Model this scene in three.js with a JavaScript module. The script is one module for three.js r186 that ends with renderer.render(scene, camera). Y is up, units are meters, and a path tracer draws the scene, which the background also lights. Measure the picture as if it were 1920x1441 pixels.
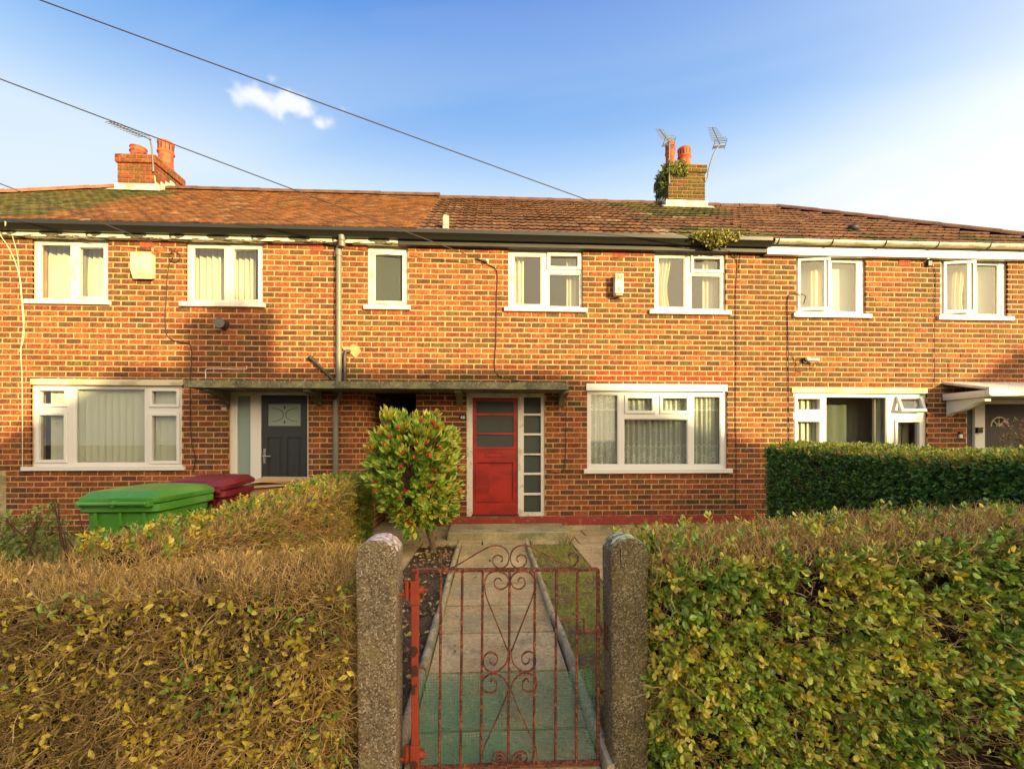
import * as THREE from 'three';
import { mergeGeometries, toCreasedNormals } from 'three/addons/utils/BufferGeometryUtils.js';
import { RoundedBoxGeometry } from 'three/addons/geometries/RoundedBoxGeometry.js';
import { TextGeometry } from 'three/addons/geometries/TextGeometry.js';
import { FontLoader } from 'three/addons/loaders/FontLoader.js';

// ------------------------------------------------------------------ camera, sky, sun, exposure
// The terrace front is the plane z = 0 (x to the right, y up, metres); the camera stands outside the gate.
const scene = new THREE.Scene();
const camera = new THREE.PerspectiveCamera(2 * Math.atan(720.5 / 850) * 180 / Math.PI, 1920 / 1441, 0.05, 400);
camera.position.set(0, 1.47, 7.447);
camera.rotation.y = -Math.atan(43 / 850);
camera.setViewOffset(1920, 1441, 0, -105.5, 1920, 1441);   // shifted lens: upright walls stay upright
const EYE = camera.position.clone();

const SUN_AZ = 38 * Math.PI / 180, SUN_EL = 10 * Math.PI / 180;
const SUN = new THREE.Vector3(Math.sin(SUN_AZ) * Math.cos(SUN_EL), Math.sin(SUN_EL), Math.cos(SUN_AZ) * Math.cos(SUN_EL));
const sun = new THREE.DirectionalLight(new THREE.Color().setRGB(1, 0.78, 0.38), 5);
sun.position.copy(SUN).multiplyScalar(80); sun.castShadow = true; sun.shadow.radius = 1;
sun.shadow.mapSize.set(4096, 4096);
Object.assign(sun.shadow.camera, { left: -40, right: 40, top: 30, bottom: -30, near: 1, far: 200 });
scene.add(sun, sun.target);

const renderer = new THREE.WebGLRenderer({ antialias: true });
renderer.toneMapping = THREE.LinearToneMapping;
renderer.toneMappingExposure = 2.2;
renderer.shadowMap.enabled = true;

function mulberry(a) { return () => { a = (a + 0x6d2b79f5) | 0; let t = Math.imul(a ^ (a >>> 15), 1 | a); t = (t + Math.imul(t ^ (t >>> 7), 61 | t)) ^ t; return ((t ^ (t >>> 14)) >>> 0) / 4294967296; }; }
const rnd = mulberry(4711);
const rr = (a, b, r = rnd) => a + (b - a) * r();
const clamp = (x, a = 0, b = 1) => Math.min(b, Math.max(a, x));
const sst = (a, b, x) => { const t = clamp((x - a) / (b - a)); return t * t * (3 - 2 * t); };
const mix = (a, b, t) => a + (b - a) * t;
// value noise on an integer lattice, periodic with period p
function hash(x, y, s) { let h = Math.imul(x, 374761393) + Math.imul(y, 668265263) + Math.imul(s, 1274126177); h = Math.imul(h ^ (h >>> 13), 1274126177); return ((h ^ (h >>> 16)) >>> 0) / 4294967296; }
function vnoise(x, y, p, s) {
  const xi = Math.floor(x), yi = Math.floor(y), fx = x - xi, fy = y - yi, w = (q) => ((q % p) + p) % p;
  const a = hash(w(xi), w(yi), s), b = hash(w(xi + 1), w(yi), s), c = hash(w(xi), w(yi + 1), s), d = hash(w(xi + 1), w(yi + 1), s);
  const ux = fx * fx * (3 - 2 * fx), uy = fy * fy * (3 - 2 * fy);
  return mix(mix(a, b, ux), mix(c, d, ux), uy);
}
function fbm(x, y, p, s, n = 4) { let v = 0, a = 0.5, t = 0; for (let i = 0; i < n; i++) { v += a * vnoise(x, y, p, s + i * 17); t += a; x *= 2; y *= 2; p *= 2; a *= 0.5; } return v / t; }

{ // the sky: clear late-afternoon blue, hazy and pale low down, brighter and warmer towards the sun, thin cirrus and one small cumulus
  const W = 2048, H = 1024, data = new Float32Array(W * H * 4);
  const stops = [[-90, .28, .28, .27], [0, .34, .37, .39], [12, .36, .40, .44], [20, .36, .41, .46], [27, .32, .39, .46], [31, .20, .30, .445], [34, .135, .24, .42], [37, .098, .205, .40], [41, .052, .155, .375], [45, .031, .115, .34], [58, .026, .095, .30], [90, .024, .085, .27]];
  for (let j = 0; j < H; j++) for (let i = 0; i < W; i++) {
    const lat = ((j + 0.5) / H - 0.5) * Math.PI, lon = ((i + 0.5) / W - 0.5) * 2 * Math.PI;
    const d = [Math.cos(lat) * Math.cos(lon), Math.sin(lat), Math.cos(lat) * Math.sin(lon)], el = lat * 180 / Math.PI;
    let k = 0; while (k < stops.length - 2 && el > stops[k + 1][0]) k++;
    const t = clamp((el - stops[k][0]) / (stops[k + 1][0] - stops[k][0]));
    const c = [1, 2, 3].map((q) => mix(stops[k][q], stops[k + 1][q], t));
    const cs = d[0] * SUN.x + d[1] * SUN.y + d[2] * SUN.z, g = Math.pow(clamp(0.5 + 0.5 * cs), 5);
    const low = 1 - sst(10, 75, el);
    c[0] += g * (1.0 + 1.55 * low); c[1] += g * (0.82 + 1.05 * low); c[2] += g * (0.50 + 0.38 * low);
    if (el > 5 && d[1] > 0.02) { // clouds on a plane overhead
      const px = d[0] / d[1], pz = d[2] / d[1];
      const warp = fbm(px * 0.6 + 50, pz * 0.6 + 50, 256, 5, 3);
      let ci = sst(0.50, 0.80, fbm(px * 0.55 + pz * 0.25 + warp * 1.6 + 40, pz * 2.1 - px * 0.5 + 40 + warp, 256, 11, 5)) * 0.12;
      const az = Math.atan2(d[0], -d[2]) * 180 / Math.PI;                       // 0 = ahead of the house, + to the right
      const edge = 17.5 + 0.13 * az + 5 * (fbm(az * 0.12 + 30, el * 0.3 + 30, 256, 23, 4) - 0.5);
      const veil = sst(8, 30, az) * (1 - sst(70, 120, az)) * (1 - sst(edge - 2, edge + 5, el)) * (0.25 + 1.3 * (fbm(az * 0.09 + el * 0.1 + 20, el * 0.6 - az * 0.14 + 20, 256, 29, 5) - 0.2));
      ci = Math.max(ci * sst(12, 24, el), clamp(veil) * 0.85);
      const dx = (az + 25.3) / 6.0, dy = (el - 33.4) / 1.9, cu0 = 1 - Math.hypot(dx * (dx > 0 ? 0.8 : 1.25), dy > 0 ? dy * 1.0 : dy * 1.3);
      const cu = sst(-0.05, 0.75, cu0 + 1.5 * (fbm(az * 0.6 + 70, el * 1.1 + 70, 256, 41, 6) - 0.55));
      const cl = Math.max(ci, cu * 0.9);
      const tint = [0.47, 0.475, 0.48].map((q, n) => Math.max(q + g * [1.2, 1.0, 0.8][n], c[n]));
      for (let n = 0; n < 3; n++) c[n] = mix(c[n], tint[n], cl);
    }
    const o = (j * W + i) * 4; data[o] = c[0]; data[o + 1] = c[1]; data[o + 2] = c[2]; data[o + 3] = 1;
  }
  const sky = new THREE.DataTexture(data, W, H, THREE.RGBAFormat, THREE.FloatType);
  sky.mapping = THREE.EquirectangularReflectionMapping; sky.magFilter = THREE.LinearFilter; sky.minFilter = THREE.LinearFilter; sky.needsUpdate = true;
  scene.background = sky; scene.environment = sky;
}

// ------------------------------------------------------------------ helpers
const V = (x, y, z) => new THREE.Vector3(x, y, z);
const names = new Map();
function numbered(name) { const k = names.get(name) ?? 0; names.set(name, k + 1); return k ? name + '_' + String(k).padStart(3, '0') : name; }
function shade(o) { o.castShadow = true; o.receiveShadow = true; return o; }
function flat(g) { const q = g.index ? g.toNonIndexed() : g; for (const k of Object.keys(q.attributes)) if (!['position', 'normal', 'uv'].includes(k)) q.deleteAttribute(k); return q; }
const join = (list) => (list.length === 1 ? flat(list[0]) : mergeGeometries(list.map(flat)));
function metreUV(g, s = 1) { // uv in metres by the face's main direction
  g = flat(g); const p = g.attributes.position, n = g.attributes.normal, uv = new Float32Array(p.count * 2);
  for (let i = 0; i < p.count; i += 3) {
    const nx = Math.abs(n.getX(i) + n.getX(i + 1) + n.getX(i + 2)), ny = Math.abs(n.getY(i) + n.getY(i + 1) + n.getY(i + 2)), nz = Math.abs(n.getZ(i) + n.getZ(i + 1) + n.getZ(i + 2));
    for (let k = i; k < i + 3; k++) {
      const x = p.getX(k), y = p.getY(k), z = p.getZ(k);
      uv[2 * k] = (nx > ny && nx > nz ? z : x) * s; uv[2 * k + 1] = (ny >= nx && ny > nz ? z : y) * s;
    }
  }
  g.setAttribute('uv', new THREE.BufferAttribute(uv, 2)); return g;
}
function obj(name, geos, mat, parent, uvm = true) {
  let g = join(Array.isArray(geos) ? geos : [geos]); if (uvm) g = metreUV(g);
  const m = shade(new THREE.Mesh(g, mat)); m.name = parent ? name : numbered(name); (parent ?? scene).add(m); return m;
}
function tag(o, label, category, group, kind) { o.userData = { label, category }; if (group) o.userData.group = group; if (kind) o.userData.kind = kind; return o; }
function thing(name, label, category, group) { const o = new THREE.Group(); o.name = numbered(name); scene.add(o); return tag(o, label, category, group); }
function part(name, parent) { const o = new THREE.Group(); o.name = name; parent.add(o); return o; }
function struct(name, geos, mat) { const m = obj(name, geos, mat); m.userData = { kind: 'structure' }; return m; }
const at = (g, x = 0, y = 0, z = 0, rx = 0, ry = 0, rz = 0) => { if (rx) g.rotateX(rx); if (ry) g.rotateY(ry); if (rz) g.rotateZ(rz); return g.translate(x, y, z); };
function bx(x0, y0, z0, x1, y1, z1, r = 0) { // box by its corners, edges rounded by r
  const w = x1 - x0, h = y1 - y0, d = z1 - z0, g = r ? new RoundedBoxGeometry(w, h, d, 1, Math.min(r, w / 2.2, h / 2.2, d / 2.2)) : new THREE.BoxGeometry(w, h, d);
  return g.translate((x0 + x1) / 2, (y0 + y1) / 2, (z0 + z1) / 2);
}
function rod(a, b, r0, r1 = r0, n = 8) { // round bar between two points
  const d = b.clone().sub(a), g = new THREE.CylinderGeometry(r1, r0, d.length(), n, 1);
  g.applyQuaternion(new THREE.Quaternion().setFromUnitVectors(V(0, 1, 0), d.normalize())); return g.translate((a.x + b.x) / 2, (a.y + b.y) / 2, (a.z + b.z) / 2);
}
function tube(pts, r, n = 6, seg = 0) { return new THREE.TubeGeometry(new THREE.CatmullRomCurve3(pts, false, 'centripetal'), seg || pts.length * 6, r, n, false); }
function ribbon(pts, t, w, z) { // flat bar bent along a line in the x-y plane, t thick, w deep
  const c = new THREE.CatmullRomCurve3(pts.map(([x, y]) => V(x, y, 0)), false, 'centripetal'), N = pts.length * 4, pos = [], idx = [];
  for (let i = 0; i <= N; i++) {
    const p = c.getPoint(i / N), q = c.getTangent(i / N), nx = -q.y * t / 2, ny = q.x * t / 2;
    for (const [s, k] of [[1, 1], [1, -1], [-1, -1], [-1, 1]]) pos.push(p.x + s * nx, p.y + s * ny, z + k * w / 2);
  }
  for (let i = 0; i < N; i++) for (let k = 0; k < 4; k++) { const a = i * 4 + k, b = i * 4 + (k + 1) % 4; idx.push(a, b, a + 4, b, b + 4, a + 4); }
  const e = N * 4; idx.push(0, 2, 1, 0, 3, 2, e, e + 1, e + 2, e, e + 2, e + 3);
  const g = new THREE.BufferGeometry(); g.setAttribute('position', new THREE.Float32BufferAttribute(pos, 3)); g.setIndex(idx);
  g.setAttribute('uv', new THREE.Float32BufferAttribute(new Float32Array(pos.length / 3 * 2), 2));
  const q = g.toNonIndexed(); q.computeVertexNormals(); return q;
}
function plate(outer, holes, depth, z, bevel = 0) { // upright plate with rectangular openings, front face at z
  const s = new THREE.Shape(); const [x0, y0, x1, y1] = outer; s.moveTo(x0, y0); s.lineTo(x1, y0); s.lineTo(x1, y1); s.lineTo(x0, y1); s.closePath();
  for (const [a, b, c, d] of holes) { const p = new THREE.Path(); p.moveTo(a, b); p.lineTo(a, d); p.lineTo(c, d); p.lineTo(c, b); p.closePath(); s.holes.push(p); }
  const g = new THREE.ExtrudeGeometry(s, { depth: depth - 2 * bevel, bevelEnabled: !!bevel, bevelThickness: bevel, bevelSize: bevel, bevelOffset: -bevel, bevelSegments: 1 });
  return g.translate(0, 0, z - depth + bevel);
}

// ------------------------------------------------------------------ textures and materials
function tex(size, f, srgb = true, rep = 1) {
  const d = new Uint8Array(size * size * 4);
  for (let j = 0; j < size; j++) for (let i = 0; i < size; i++) { const c = f(i / size, j / size); for (let k = 0; k < 3; k++) d[(j * size + i) * 4 + k] = clamp(c.length ? c[k] : c, 0, 1) * 255; d[(j * size + i) * 4 + 3] = 255; }
  const t = new THREE.DataTexture(d, size, size); t.wrapS = t.wrapT = THREE.RepeatWrapping; t.magFilter = THREE.LinearFilter; t.minFilter = THREE.LinearMipmapLinearFilter; t.generateMipmaps = true;
  if (srgb) t.colorSpace = THREE.SRGBColorSpace; t.repeat.set(rep, rep); t.needsUpdate = true; return t;
}
function worley(x, y, p, s) { // nearest point distance and its id
  const xi = Math.floor(x), yi = Math.floor(y); let best = 9, id = 0, second = 9;
  for (let a = -1; a < 2; a++) for (let b = -1; b < 2; b++) {
    const cx = (((xi + a) % p) + p) % p, cy = (((yi + b) % p) + p) % p, dx = xi + a + hash(cx, cy, s) - x, dy = yi + b + hash(cx, cy, s + 7) - y, q = Math.hypot(dx, dy);
    if (q < best) { second = best; best = q; id = hash(cx, cy, s + 13); } else if (q < second) second = q;
  }
  return [best, id, second];
}
const hex = (h) => { const c = new THREE.Color(h); return c; };
const srgb = (h) => [1, 3, 5].map((i) => parseInt(h.slice(i, i + 2), 16) / 255);
const blend = (a, b, t) => a.map((q, i) => mix(q, b[i], t));
const grainBump = tex(256, (u, v) => 0.6 * fbm(u * 32, v * 32, 32, 3, 4) + 0.4 * fbm(u * 8, v * 8, 8, 9, 3), false, 4);
const brickMap = tex(512, (u, v) => { const a = fbm(u * 10, v * 10, 10, 21, 5), s = fbm(u * 64, v * 64, 64, 33, 2), k = 0.80 + 0.36 * (a - 0.5) + 0.34 * (s - 0.5) - (s < 0.27 ? 0.3 : 0) + (s > 0.78 ? 0.12 : 0); return [k, k * 0.985, k * 0.96]; }, true, 1);
const brickBump = tex(256, (u, v) => 0.5 * fbm(u * 10, v * 10, 10, 21, 5) + 0.5 * fbm(u * 40, v * 40, 40, 35, 2), false, 1);
const std = (o) => new THREE.MeshStandardMaterial({ roughness: 0.85, ...o });
const phy = (o) => new THREE.MeshPhysicalMaterial({ roughness: 0.5, ...o });

const M = {};
const mortarMap = tex(512, (u, v) => { const a = fbm(u * 6, v * 6, 6, 51, 5), s = fbm(u * 128, v * 128, 128, 53, 2); return blend(srgb('#ad8056'), srgb('#d0a06c'), clamp(0.5 + 1.3 * (a - 0.5) + 0.6 * (s - 0.5))); }, true, 0.8);
M.mortar = std({ map: mortarMap, bumpMap: grainBump, bumpScale: 0.003, roughness: 0.95 });
const concMap = (lo, hi, lich, s, amt) => tex(512, (u, v) => {
  const a = fbm(u * 5, v * 5, 5, s, 5), g = fbm(u * 90, v * 90, 90, s + 3, 2), l = fbm(u * 9, v * 9, 9, s + 5, 5);
  let c = blend(srgb(lo), srgb(hi), clamp(0.5 + 1.5 * (a - 0.5) + 0.9 * (g - 0.5))); c = blend(c, srgb(lich), amt * sst(0.52, 0.68, l));
  if (g > 0.76) c = blend(c, [0.86, 0.83, 0.74], 0.35); if (g < 0.22) c = blend(c, [0.2, 0.17, 0.12], 0.25); return c;
}, true, 0.7);
M.canopy = std({ map: concMap('#4c4a38', '#7d775a', '#8d8a5c', 61, 0.7), bumpMap: grainBump, bumpScale: 0.008, roughness: 0.95 });
M.slab = [71, 72, 73, 74].map((s, i) => std({ map: concMap(['#a68c5c', '#ae9462', '#9e8556', '#aa9060'][i], ['#cdb37c', '#d4bb84', '#c5aa74', '#d0b680'][i], '#8e8a64', s * 3, 0.45), bumpMap: grainBump, bumpScale: 0.004, roughness: 0.93 }));
M.step = std({ map: concMap('#8f845f', '#b5a87c', '#74764e', 91, 0.7), bumpMap: grainBump, bumpScale: 0.005, roughness: 0.93 });
M.apron = std({ map: concMap('#9a8862', '#c0ab80', '#85845a', 95, 0.6), bumpMap: grainBump, bumpScale: 0.004, roughness: 0.93 });
M.edging = std({ map: concMap('#a0906c', '#ccba92', '#7a7a58', 97, 0.6), bumpMap: grainBump, bumpScale: 0.006, roughness: 0.95 });
{ // exposed aggregate of the gate posts: pebbles in sandy cement
  const bumps = new Float32Array(512 * 512); let q = 0;
  const cols = ['#bfae88', '#a38a62', '#85704e', '#d8cdb2', '#978362', '#6e5c46', '#b29a70'].map(srgb);
  const map = tex(512, (u, v) => { const [d, id, d2] = worley(u * 72, v * 72, 72, 77), k = sst(0.04, 0.22, d2 - d), a = fbm(u * 4, v * 4, 4, 79, 4), m = sst(0.58, 0.72, fbm(u * 5, v * 5, 5, 83, 5));
    bumps[q++] = k; let c = blend(srgb('#8d7b58'), cols[Math.floor(id * 7)], k); c = c.map((x) => x * (0.78 + 0.4 * a)); return blend(c, srgb('#9a8e52'), 0.35 * m); }, true, 2.1);
  let r = 0; const bump = tex(512, () => bumps[r++], false, 2.1);
  M.aggregate = std({ map, bumpMap: bump, bumpScale: 0.004, roughness: 0.9 });
}
M.white = phy({ color: hex('#d6d2c8'), roughness: 0.32, clearcoat: 0.15 });
M.oldWhite = std({ map: tex(512, (u, v) => { const a = fbm(u * 7, v * 7, 7, 101, 5), g = fbm(u * 60, v * 60, 60, 103, 3); return blend(srgb('#d9d3c2'), srgb('#a89f86'), clamp(sst(0.55, 0.75, a) * 0.6 + sst(0.62, 0.8, g) * 0.5)); }, true, 1), roughness: 0.55, bumpMap: grainBump, bumpScale: 0.0008 });
M.cream = std({ map: tex(256, (u, v) => { const a = fbm(u * 3, v * 12, 12, 105, 4); return blend(srgb('#cfc2a0'), srgb('#ab9b74'), sst(0.45, 0.75, a)); }, true, 1.3), roughness: 0.7 });
M.peel = std({ map: tex(512, (u, v) => { const a = fbm(u * 10, v * 34, 34, 111, 6); return a > 0.47 ? blend(srgb('#e8dfc4'), srgb('#cfc2a0'), sst(0.47, 0.75, a)) : a > 0.455 ? srgb('#6a5c44') : blend(srgb('#3c3a2e'), srgb('#5c5640'), fbm(u * 30, v * 30, 30, 115, 3)); }, true, 0.8), roughness: 0.75, bumpMap: grainBump, bumpScale: 0.002 });
M.darkFascia = std({ map: tex(256, (u, v) => blend(srgb('#25251e'), srgb('#3c3a2f'), fbm(u * 5, v * 20, 20, 121, 5)), true, 0.8), roughness: 0.6 });
M.gutter = phy({ color: hex('#21211c'), roughness: 0.38 });
M.gutterGrey = phy({ map: tex(256, (u, v) => blend(srgb('#b9b19a'), srgb('#8f876f'), sst(0.4, 0.75, fbm(u * 6, v * 6, 6, 125, 5))), true, 1), roughness: 0.4 });
M.bracketDark = std({ color: hex('#2c2a26') });
M.pipe = phy({ color: hex('#6f6a5c'), roughness: 0.45, bumpMap: grainBump, bumpScale: 0.0006 });
M.pipeDark = phy({ color: hex('#3a352d'), roughness: 0.5 });
M.black = std({ color: hex('#16150f'), roughness: 0.6 });
M.cable = std({ color: hex('#2a231c'), roughness: 0.6 });
M.paleCable = std({ color: hex('#cdbf9b'), roughness: 0.6 });
M.glass = phy({ color: hex('#f4f6f4'), roughness: 0.02, transmission: 1, thickness: 0, ior: 1.5 });
M.frosted = phy({ color: hex('#8f9c8a'), roughness: 0.3, transmission: 0.9, thickness: 0, bumpMap: tex(256, (u, v) => worley(u * 30, v * 30, 30, 131)[0], false, 8), bumpScale: 0.002 });
M.frostedGrey = phy({ color: hex('#9fb0a4'), roughness: 0.5, transmission: 0.35, thickness: 0 });
M.room = std({ color: hex('#938b76'), roughness: 0.95 });
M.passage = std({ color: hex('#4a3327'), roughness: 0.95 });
M.redPaint = phy({ map: tex(512, (u, v) => { const a = fbm(u * 3, v * 9, 9, 141, 5), g = fbm(u * 50, v * 50, 50, 143, 2); return blend(srgb('#a8271b'), srgb('#8c2018'), clamp(sst(0.4, 0.75, a) + (g > 0.72 ? 0.4 : 0))); }, true, 1.2), roughness: 0.42, bumpMap: grainBump, bumpScale: 0.0008 });
M.redPlinth = std({ map: tex(512, (u, v) => { const a = fbm(u * 6, v * 6, 6, 145, 5), w = fbm(u * 14, v * 14, 14, 147, 4); return w > 0.66 ? blend(srgb('#8d6c50'), srgb('#a04632'), 0.4) : blend(srgb('#9c3d2d'), srgb('#803326'), a); }, true, 0.9), bumpMap: grainBump, bumpScale: 0.004 });
M.doorGrey = phy({ color: hex('#2b2e2f'), roughness: 0.42, bumpMap: tex(256, (u, v) => fbm(u * 60, v * 5, 60, 149, 3), false, 2), bumpScale: 0.0007 });
M.doorBrown = phy({ color: hex('#2c1f17'), roughness: 0.6, bumpMap: tex(256, (u, v) => fbm(u * 60, v * 5, 60, 151, 3), false, 2), bumpScale: 0.0007 });
M.steel = phy({ color: hex('#c9c8c4'), metalness: 0.9, roughness: 0.25 });
M.alu = phy({ color: hex('#6b675f'), metalness: 0.4, roughness: 0.5 });
M.terracotta = std({ map: tex(256, (u, v) => blend(srgb('#b35735'), srgb('#863b26'), sst(0.35, 0.75, fbm(u * 6, v * 6, 6, 155, 5))), true, 2), roughness: 0.85, bumpMap: grainBump, bumpScale: 0.002 });
M.lead = std({ map: tex(256, (u, v) => blend(srgb('#cfc6b0'), srgb('#a1997f'), sst(0.35, 0.75, fbm(u * 7, v * 7, 7, 157, 5))), true, 1.5), roughness: 0.8 });
M.curtain = phy({ color: hex('#e6dcc2'), roughness: 0.95, transmission: 0.22, thickness: 0, bumpMap: grainBump, bumpScale: 0.0008 });
M.curtainDark = phy({ color: hex('#b9b09a'), roughness: 0.95, transmission: 0.15, thickness: 0 });
M.blind = phy({ color: hex('#d9d8c4'), roughness: 0.8, transmission: 0.2, thickness: 0 });
M.rust = std({ map: tex(512, (u, v) => { const a = fbm(u * 9, v * 9, 9, 161, 5), g = fbm(u * 40, v * 40, 40, 163, 3); let c = blend(srgb('#82472d'), srgb('#543022'), clamp(sst(0.4, 0.66, a))); if (g > 0.66) c = blend(c, srgb('#c07a48'), 0.7); if (g < 0.3) c = blend(c, srgb('#38201a'), 0.7); return c; }, true, 3), roughness: 0.75, bumpMap: grainBump, bumpScale: 0.002 });
M.redOxide = std({ map: tex(512, (u, v) => { const a = fbm(u * 9, v * 9, 9, 165, 5); return a > 0.62 ? blend(srgb('#6e3420'), srgb('#48281c'), a) : blend(srgb('#b34a2c'), srgb('#9a3d24'), a * 1.4); }, true, 2), roughness: 0.6, bumpMap: grainBump, bumpScale: 0.0015 });
M.greenMesh = std({ color: hex('#559a78'), roughness: 0.5 });
M.soil = std({ map: tex(1024, (u, v) => { const a = fbm(u * 8, v * 8, 8, 171, 6), [d, id] = worley(u * 60, v * 60, 60, 173); let c = blend(srgb('#3a2b1d'), srgb('#6c563a'), clamp(0.5 + 1.6 * (a - 0.5))); if (id > 0.86 && d < 0.35) c = blend(c, srgb('#a08560'), 0.7); return c; }, true, 0.9), bumpMap: grainBump, bumpScale: 0.02, roughness: 1 });
M.lawn = std({ map: tex(1024, (u, v) => { const a = fbm(u * 8, v * 8, 8, 181, 6), g = fbm(u * 60, v * 60, 60, 183, 3); return blend(blend(srgb('#868632'), srgb('#a8a344'), a), srgb('#86704a'), sst(0.45, 0.65, fbm(u * 5, v * 5, 5, 187, 5))).map((x) => x * (0.7 + 0.6 * g)); }, true, 0.9), bumpMap: grainBump, bumpScale: 0.03, roughness: 1 });
M.asphalt = std({ map: tex(512, (u, v) => { const g = fbm(u * 120, v * 120, 120, 191, 2), a = fbm(u * 6, v * 6, 6, 193, 4); return blend(srgb('#3b3a38'), srgb('#57544f'), clamp(0.5 + 1.2 * (g - 0.5) + 0.8 * (a - 0.5))); }, true, 0.5), roughness: 0.95, bumpMap: grainBump, bumpScale: 0.006 });
M.bark = std({ map: tex(256, (u, v) => blend(srgb('#8c7752'), srgb('#5c4a32'), fbm(u * 6, v * 14, 14, 195, 5)), true, 4), roughness: 0.95, bumpMap: grainBump, bumpScale: 0.006 });
M.wood = std({ map: tex(256, (u, v) => blend(srgb('#8d7c5d'), srgb('#675840'), fbm(u * 24, v * 3, 24, 197, 5)), true, 1), roughness: 0.9 });
M.card = std({ map: tex(256, (u, v) => blend(srgb('#c8a471'), srgb('#b08c5b'), fbm(u * 5, v * 5, 5, 199, 4)), true, 1), roughness: 0.95 });
const plastic = (a, b, s) => phy({ map: tex(256, (u, v) => { const q = fbm(u * 5, v * 5, 5, s, 5), g = fbm(u * 70, v * 70, 70, s + 3, 2); return blend(srgb(a), srgb(b), clamp(sst(0.35, 0.75, q) + (g > 0.75 ? 0.35 : 0))); }, true, 1.2), roughness: 0.42 });
M.greenBin = plastic('#4a8a2a', '#63a048', 201); M.redBin = plastic('#6d1320', '#7f2a30', 205);

// ------------------------------------------------------------------ repeated pieces: the nearest 300 are meshes of their own, the rest one joined part
function pieces(name, items, geos, tones, matProps, parent, limit = 300) {
  const mats = tones.map((c) => std({ ...matProps, color: c }));
  items.sort((a, b) => a.d - b.d);
  items.slice(0, limit).forEach((it) => { const m = shade(new THREE.Mesh(geos[it.v], mats[it.t])); m.name = name; m.applyMatrix4(it.m); parent.add(m); });
  const rest = items.slice(limit); if (!rest.length) return;
  let total = 0; for (const it of rest) total += geos[it.v].attributes.position.count;
  const pos = new Float32Array(total * 3), nor = new Float32Array(total * 3), uv = new Float32Array(total * 2), col = new Float32Array(total * 3); let o = 0; const nm = new THREE.Matrix3(), p = V(0, 0, 0);
  for (const it of rest) {
    const g = geos[it.v], c = tones[it.t]; nm.getNormalMatrix(it.m);
    for (let i = 0; i < g.attributes.position.count; i++, o++) {
      p.fromBufferAttribute(g.attributes.position, i).applyMatrix4(it.m).toArray(pos, o * 3);
      p.fromBufferAttribute(g.attributes.normal, i).applyMatrix3(nm).normalize().toArray(nor, o * 3);
      uv[o * 2] = g.attributes.uv.getX(i); uv[o * 2 + 1] = g.attributes.uv.getY(i); col[o * 3] = c.r; col[o * 3 + 1] = c.g; col[o * 3 + 2] = c.b;
    }
  }
  const g = new THREE.BufferGeometry(); g.setAttribute('position', new THREE.BufferAttribute(pos, 3)); g.setAttribute('normal', new THREE.BufferAttribute(nor, 3)); g.setAttribute('uv', new THREE.BufferAttribute(uv, 2)); g.setAttribute('color', new THREE.BufferAttribute(col, 3));
  const m = shade(new THREE.Mesh(g, std({ ...matProps, vertexColors: true }))); m.name = name + '_field'; m.userData = { kind: 'stuff' }; parent.add(m);
}
const COURSE = 0.0863, LENGTH = 0.2365, JOINT = 0.0175;
function brickGeo(seed) { // unit brick face: chamfered, slightly out of true
  const r = mulberry(seed), j = () => rr(-0.008, 0.008, r), c = [[-1, -1], [1, -1], [1, 1], [-1, 1]], ring = (ix, iy, z, q) => c.map(([a, b]) => [a * (0.5 - ix) + (q ? j() : 0), b * (0.5 - iy) + (q ? j() * 2 : 0), z + (q ? j() * 0.25 : 0)]);
  const B = ring(0, 0, -0.03, 0), S = ring(0, 0, -0.006, 0), F = ring(0.016, 0.05, 0, 1), pos = [], ou = r(), ov = r();
  const quad = (a, b, d, e) => { for (const q of [a, b, d, a, d, e]) pos.push(...q); };
  quad(F[0], F[1], F[2], F[3]);
  for (let k = 0; k < 4; k++) { const n = (k + 1) % 4; quad(S[k], S[n], F[n], F[k]); quad(B[k], B[n], S[n], S[k]); }
  const g = new THREE.BufferGeometry(); g.setAttribute('position', new THREE.Float32BufferAttribute(pos, 3));
  const uv = []; for (let i = 0; i < pos.length; i += 3) uv.push(ou + pos[i] * 0.24, ov + pos[i + 1] * 0.085 + pos[i + 2]);
  g.setAttribute('uv', new THREE.Float32BufferAttribute(uv, 2)); g.computeVertexNormals(); return g;
}
const BRICK = Array.from({ length: 10 }, (_, i) => brickGeo(900 + i));
const BTONE = ['#b5643a', '#c06e40', '#ab5a36', '#bb6a3a', '#9f5332', '#9a5a32', '#905635', '#855336', '#784d35', '#8f6438', '#855e36', '#b54c2a', '#6a6032', '#57522c'].map(hex).map((c) => c.setRGB(c.r * 0.82, c.g * 0.85, c.b * 0.74));
const brickProps = { map: brickMap, bumpMap: brickBump, bumpScale: 0.006, roughness: 0.92 };
function brickTone(x, y, dark, r = rnd) { // fired colour: orange reds, browns, and sooty or greened ones in drifts
  const wash = x > -4.9 && x < 1.4 && y > 2.3 ? sst(2.75, 2.36, y) : x > 1.25 && x < 1.7 && y < 2.4 ? 0.55 * sst(1.2, 1.9, y) : y < 0.5 && x > 2.6 ? 0.5 : 0;   // algae where rain splashes off the canopy and at the damp foot
  if (r() < wash * 0.8) return [12, 13, 8, 10][Math.floor(r() * 4)];
  const n = fbm(x * 0.9 + 40, y * 1.3 + 40, 256, 301, 4), k = r();
  const q = dark + 1.1 * (n - 0.5);
  if (k < q * 0.45) return 7 + Math.floor(r() * 2); if (k < q * 0.75) return 9 + Math.floor(r() * 2); if (k < q * 1.15) return 5 + Math.floor(r() * 2);
  return Math.floor(r() * 5);
}
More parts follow.
